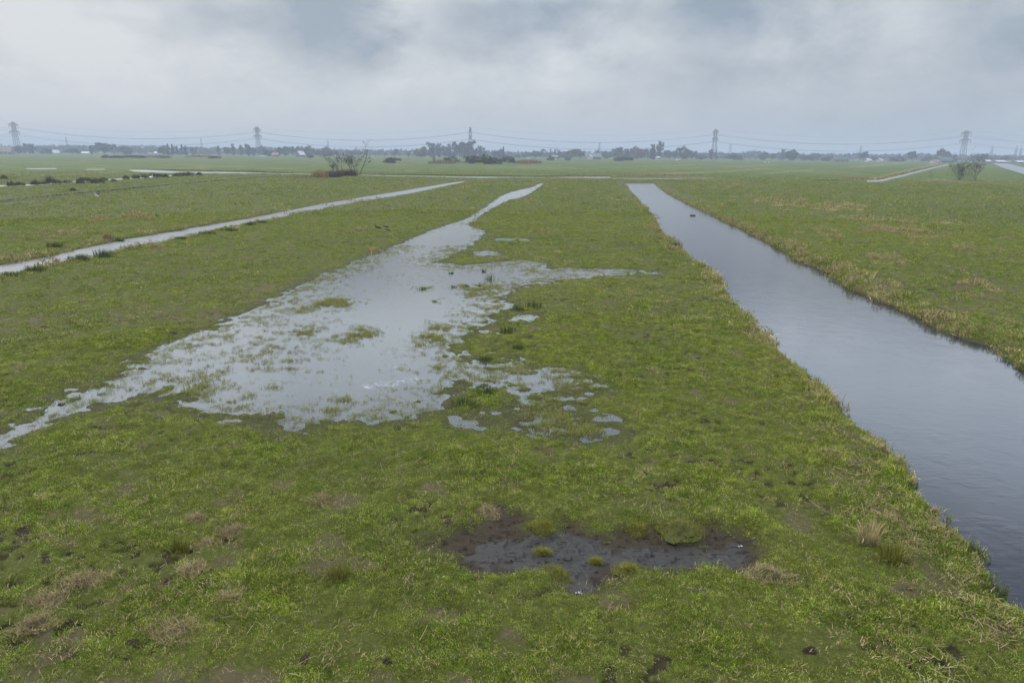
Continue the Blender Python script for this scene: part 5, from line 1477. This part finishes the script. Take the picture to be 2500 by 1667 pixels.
house('barn', 2308, 720, 30, 2.2, 3.6, 12, .1, M_WALLB, M_ROOFGR, 'barn with a dark green roof near the fifth pylon', False, 2, 'barn')
house('cottage', 2295, 760, 7, 4.2, 2.0, 6, .3, M_WALLW, M_ROOFW, 'tiny white house peeping over the dark green barn', True, 1)
house('barn', 2286, 690, 14, 1.6, 1.4, 7, .05, M_WALLW, M_ROOFR, 'shed with a yellowish orange roof by the dark green barn', False, 1, 'barn')
house('barn', 2443, 760, 22, 1.6, 1.2, 12, .03, M_WALLB, M_ROOFW, 'long white roofed shed past the two bare shrubs', False, 2, 'barn')
house('barn', 2413, 730, 12, 1.9, 1.2, 9, .03, M_WALLB, M_ROOFW, 'short white shed beside the long white roofed shed', False, 1, 'barn')
house('barn', 2491, 740, 18, 1.6, 1.1, 10, .03, M_WALLB, M_ROOFW, 'white roofed shed at the frame edge by the canal', False, 2, 'barn')
# white open shelter
P = at_depth(1608, 372, 760); r = empty('shelter', (P.x, 760, 0), .1); tag(r, 'bright white open shelter with a hipped roof under the highest poplar', 'shelter')
mb = MB(); mb.add([(-2.9, -2.4, 2.5), (2.9, -2.4, 2.5), (2.9, 2.4, 2.5), (-2.9, 2.4, 2.5), (-.8, 0, 4.0), (.8, 0, 4.0)], [(0, 1, 5, 4), (1, 2, 5), (2, 3, 4, 5), (3, 0, 4), (3, 2, 1, 0)]); mb.build('roof', M_ROOFW, r)
for q in ((-.5, -.4), (.5, -.4), (-.5, .4), (.5, .4)):
    mb = MB(); mb.box(q[0] - .18, q[1] - .18, 0, q[0] + .18, q[1] + .18, 2.5); mb.build('post', M_WALLW, r)
mb = MB(); mb.box(-2.7, -1.2, 0, 2.7, 1.2, .55); mb.build('bench', M_WALLW, r)
def car(px, Y, rz, label):
    P = at_depth(px, 378, Y); r = empty('parked_car', (P.x, Y, 0), rz); tag(r, label, 'car', 'white cars parked by the farms')
    mb = MB(); prof = [(-2.1, .35), (-2.1, .9), (-1.7, 1.0), (-1.2, 1.5), (.5, 1.5), (1.1, .98), (2.0, .85), (2.15, .4)]
    n = len(prof)
    mb.add([(x, -.85, z) for x, z in prof] + [(x, .85, z) for x, z in prof], [tuple(range(n)), tuple(range(2 * n - 1, n - 1, -1))] + [(i, n + i, n + (i + 1) % n, (i + 1) % n) for i in range(n)]); mb.build('body', M_CAR, r)
    for x in (-1.35, 1.35):
        for y in (-.86, .86):
            mb = MB(); mb.tube([(x, y - .1, .33), (x, y + .1, .33)], .33, 12); mb.build('wheel', M_TYRE, r)
    mb = MB(); mb.box(-1.15, -.87, 1.0, .6, .87, 1.4); mb.build('window', M_GLASSW, r)
car(637.5, 740, .1, 'white car parked past the corner pylon, the brighter of two')
car(648, 750, .5, 'second smaller looking white car nearer the orange roofed barn')
car(1656, 740, .2, 'white car parked under the hump of trees')
car(1290, 740, .1, 'white car standing before the dark tree by the tan reeds')
# distant apartment block and spires, lost in haze
P = at_depth(1838, 369.5, 1700); r = empty('apartment_block', (P.x, 1700, 0), 0); tag(r, 'pale flat-topped block faint in the haze past the fourth pylon', 'building')
mb = MB(); mb.box(-14, -6, 0, 14, 6, P.z); mb.build('wall', M_ROOFG, r)
for k in range(4):
    mb = MB(); mb.box(-12 + k * 6.6, -6.06, 1, -8 + k * 6.6, -5.98, P.z - 1); mb.build('window', M_GLASSW, r)
for px, top, lab in ((2484, 353, 'taller of two slim pointed towers faint in the haze'), (2495, 357, 'shorter of two slim pointed towers at the frame edge')):
    P = at_depth(px, top, 1800); r = empty('church_tower', (P.x, 1800, 0)); tag(r, lab, 'tower', 'pointed towers in the haze')
    mb = MB(); mb.box(-2.2, -2.2, 0, 2.2, 2.2, P.z * .55); mb.build('tower_wall', M_WALLB, r)
    mb = MB(); mb.add([(-2.4, -2.4, P.z * .55), (2.4, -2.4, P.z * .55), (2.4, 2.4, P.z * .55), (-2.4, 2.4, P.z * .55), (0, 0, P.z)], [(0, 1, 4), (1, 2, 4), (2, 3, 4), (3, 0, 4), (3, 2, 1, 0)]); mb.build('spire', M_ROOFG, r)

# ------------------------------------------------------------------ haze
mb = MB(); mb.box(-4200, -4200, -2.2, 4200, 4200, 46)
hz = mb.build('haze', [], None); tag(hz, kind='stuff')
hm, t, out = new_mat('haze_air')
pv = t.n('ShaderNodeVolumePrincipled', ins={'Color': (0.565, 0.645, 0.75, 1), 'Density': 0.00054, 'Anisotropy': 0.0})
t.t.links.new(pv.outputs[0], out.inputs['Volume'])
hz.data.materials.append(hm)

# ------------------------------------------------------------------ sky and sun
W = bpy.data.worlds.new('World'); scene.world = W; W.use_nodes = True
W.node_tree.nodes.clear(); t = NT(W.node_tree)
out = t.n('ShaderNodeOutputWorld')
sky = t.n('ShaderNodeTexSky', sky_type='NISHITA')
sky.sun_disc = False; sky.sun_elevation = R(42); sky.sun_rotation = R(-45); sky.air_density = 1.5; sky.dust_density = 4.0
tc = t.n('ShaderNodeTexCoord').outputs['Generated']
sx = t.n('ShaderNodeSeparateXYZ', ins={0: tc})
X, Yd, Z = sx.outputs
za = t.math('MAXIMUM', Z, 0.0)
den = t.math('ADD', za, 0.16)
pl = t.n('ShaderNodeCombineXYZ', ins={0: t.math('DIVIDE', X, den), 1: t.math('DIVIDE', Yd, den), 2: 0.0}).outputs[0]
dm = t.n('ShaderNodeMapping', ins={'Vector': tc, 'Scale': (1.0, 1.0, 1.9)}).outputs[0]
n1 = t.noise(dm, 3.4, 8, 0.58, 0.25)
n2 = t.noise(dm, 9.0, 8, 0.62, 0.2)
ay = t.math('ADD', t.math('ABSOLUTE', Yd), 0.02)
u = t.math('DIVIDE', X, ay); v = t.math('DIVIDE', za, ay)
wob = t.math('MULTIPLY', t.math('SUBTRACT', n2, 0.5), 0.10)
wob2 = t.math('MULTIPLY', t.math('SUBTRACT', n1, 0.5), 0.06)
u2 = t.math('ADD', u, wob); v2 = t.math('ADD', v, wob2)
# cloud masses: (photo x, photo y, sx, sy, amount); negative is darker
CL = [(790, 60, 200, 75, -.62), (870, 140, 110, 50, -.35), (560, 60, 160, 50, -.25), (1230, 60, 170, 75, -.55), (1420, 20, 160, 50, -.3), (1780, 120, 190, 95, -.38), (1700, 20, 220, 40, -.3), (2420, 120, 150, 130, -.30), (2150, 290, 420, 80, -.18),
      (1015, 45, 60, 55, .55), (150, 90, 200, 60, .18), (300, 160, 160, 60, .12), (1490, 110, 120, 60, .28), (2120, 40, 130, 50, .25), (1150, 190, 300, 55, .16), (100, 290, 350, 60, .12), (640, 100, 60, 50, .15)]
acc = None
for (px, py, sx_, sy_, a) in CL:
    d = ray(px, py); u0 = d.x / d.y; v0 = d.z / d.y
    du = t.math('DIVIDE', t.math('SUBTRACT', u2, u0), sx_ / F * 1.04); dv = t.math('DIVIDE', t.math('SUBTRACT', v2, v0), sy_ / F * 1.07)
    e = t.math('EXPONENT', t.math('MULTIPLY', t.math('ADD', t.math('MULTIPLY', du, du), t.math('MULTIPLY', dv, dv)), -1.0))
    e = t.math('MULTIPLY', e, a)
    acc = e if acc is None else t.math('ADD', acc, e)
low = t.rng(Z, 0.01, 0.13, 0.1, 1.0)
cl = t.math('ADD', t.math('MULTIPLY', acc, 1.15), t.math('MULTIPLY', t.math('SUBTRACT', n1, 0.5), t.math('MULTIPLY', low, 1.55)))
cl = t.math('ADD', cl, t.math('MULTIPLY', t.math('SUBTRACT', n2, 0.5), t.math('MULTIPLY', low, 2.0)))
lr = t.rng(u, -0.75, 0.75, 0.30, -0.22, False)
cl = t.math('ADD', cl, lr)
tone = t.rng(cl, -0.85, 0.48, 0.0, 1.0, False)
col = t.mix(tone, (0.318, 0.390, 0.480), (0.715, 0.750, 0.785))
warm = t.rng(u, -0.75, 0.2, 0.35, 0.0, False)
col = t.mix(t.math('MULTIPLY', warm, t.rng(Z, 0.0, 0.1, 1.0, 0.2)), col, (0.60, 0.62, 0.65))
# brighter band as the water shows; unseen bright zenith added to light the grass
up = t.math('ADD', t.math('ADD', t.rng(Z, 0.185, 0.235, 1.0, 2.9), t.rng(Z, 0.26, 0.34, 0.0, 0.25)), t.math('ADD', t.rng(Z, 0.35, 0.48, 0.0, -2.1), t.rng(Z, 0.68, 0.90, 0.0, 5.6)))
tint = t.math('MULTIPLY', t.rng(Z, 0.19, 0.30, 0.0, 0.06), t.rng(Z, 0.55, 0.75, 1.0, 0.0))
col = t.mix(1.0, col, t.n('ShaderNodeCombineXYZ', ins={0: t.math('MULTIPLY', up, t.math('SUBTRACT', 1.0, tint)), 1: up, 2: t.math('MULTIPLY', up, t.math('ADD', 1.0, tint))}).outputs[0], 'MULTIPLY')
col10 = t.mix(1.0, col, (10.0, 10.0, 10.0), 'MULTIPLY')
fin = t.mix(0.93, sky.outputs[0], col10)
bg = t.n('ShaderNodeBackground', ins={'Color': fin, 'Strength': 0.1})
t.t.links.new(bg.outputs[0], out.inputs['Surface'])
W.cycles.sampling_method = 'MANUAL'; W.cycles.sample_map_resolution = 512

sl = bpy.data.lights.new('sun', 'SUN'); sl.energy = 1.5; sl.angle = R(18); sl.color = (1.0, 0.96, 0.9)
so = bpy.data.objects.new('sun', sl); link(so)
el, az = R(42), R(-45)
dv = Vector((math.sin(az) * math.cos(el), math.cos(az) * math.cos(el), math.sin(el)))
so.rotation_euler = dv.to_track_quat('Z', 'Y').to_euler(); so.location = dv * 50

# ------------------------------------------------------------------ render settings
vs = scene.view_settings; vs.view_transform = 'Standard'; vs.look = 'None'; vs.exposure = 0.0; vs.gamma = 1.0
scene.render.engine = 'CYCLES'
c = scene.cycles
c.max_bounces = 5; c.diffuse_bounces = 2; c.glossy_bounces = 3; c.transmission_bounces = 3; c.transparent_max_bounces = 6; c.volume_bounces = 0
c.use_denoising = True
try: c.denoiser = 'OPENIMAGEDENOISE'
except Exception: pass
c.use_adaptive_sampling = True; c.adaptive_threshold = 0.01
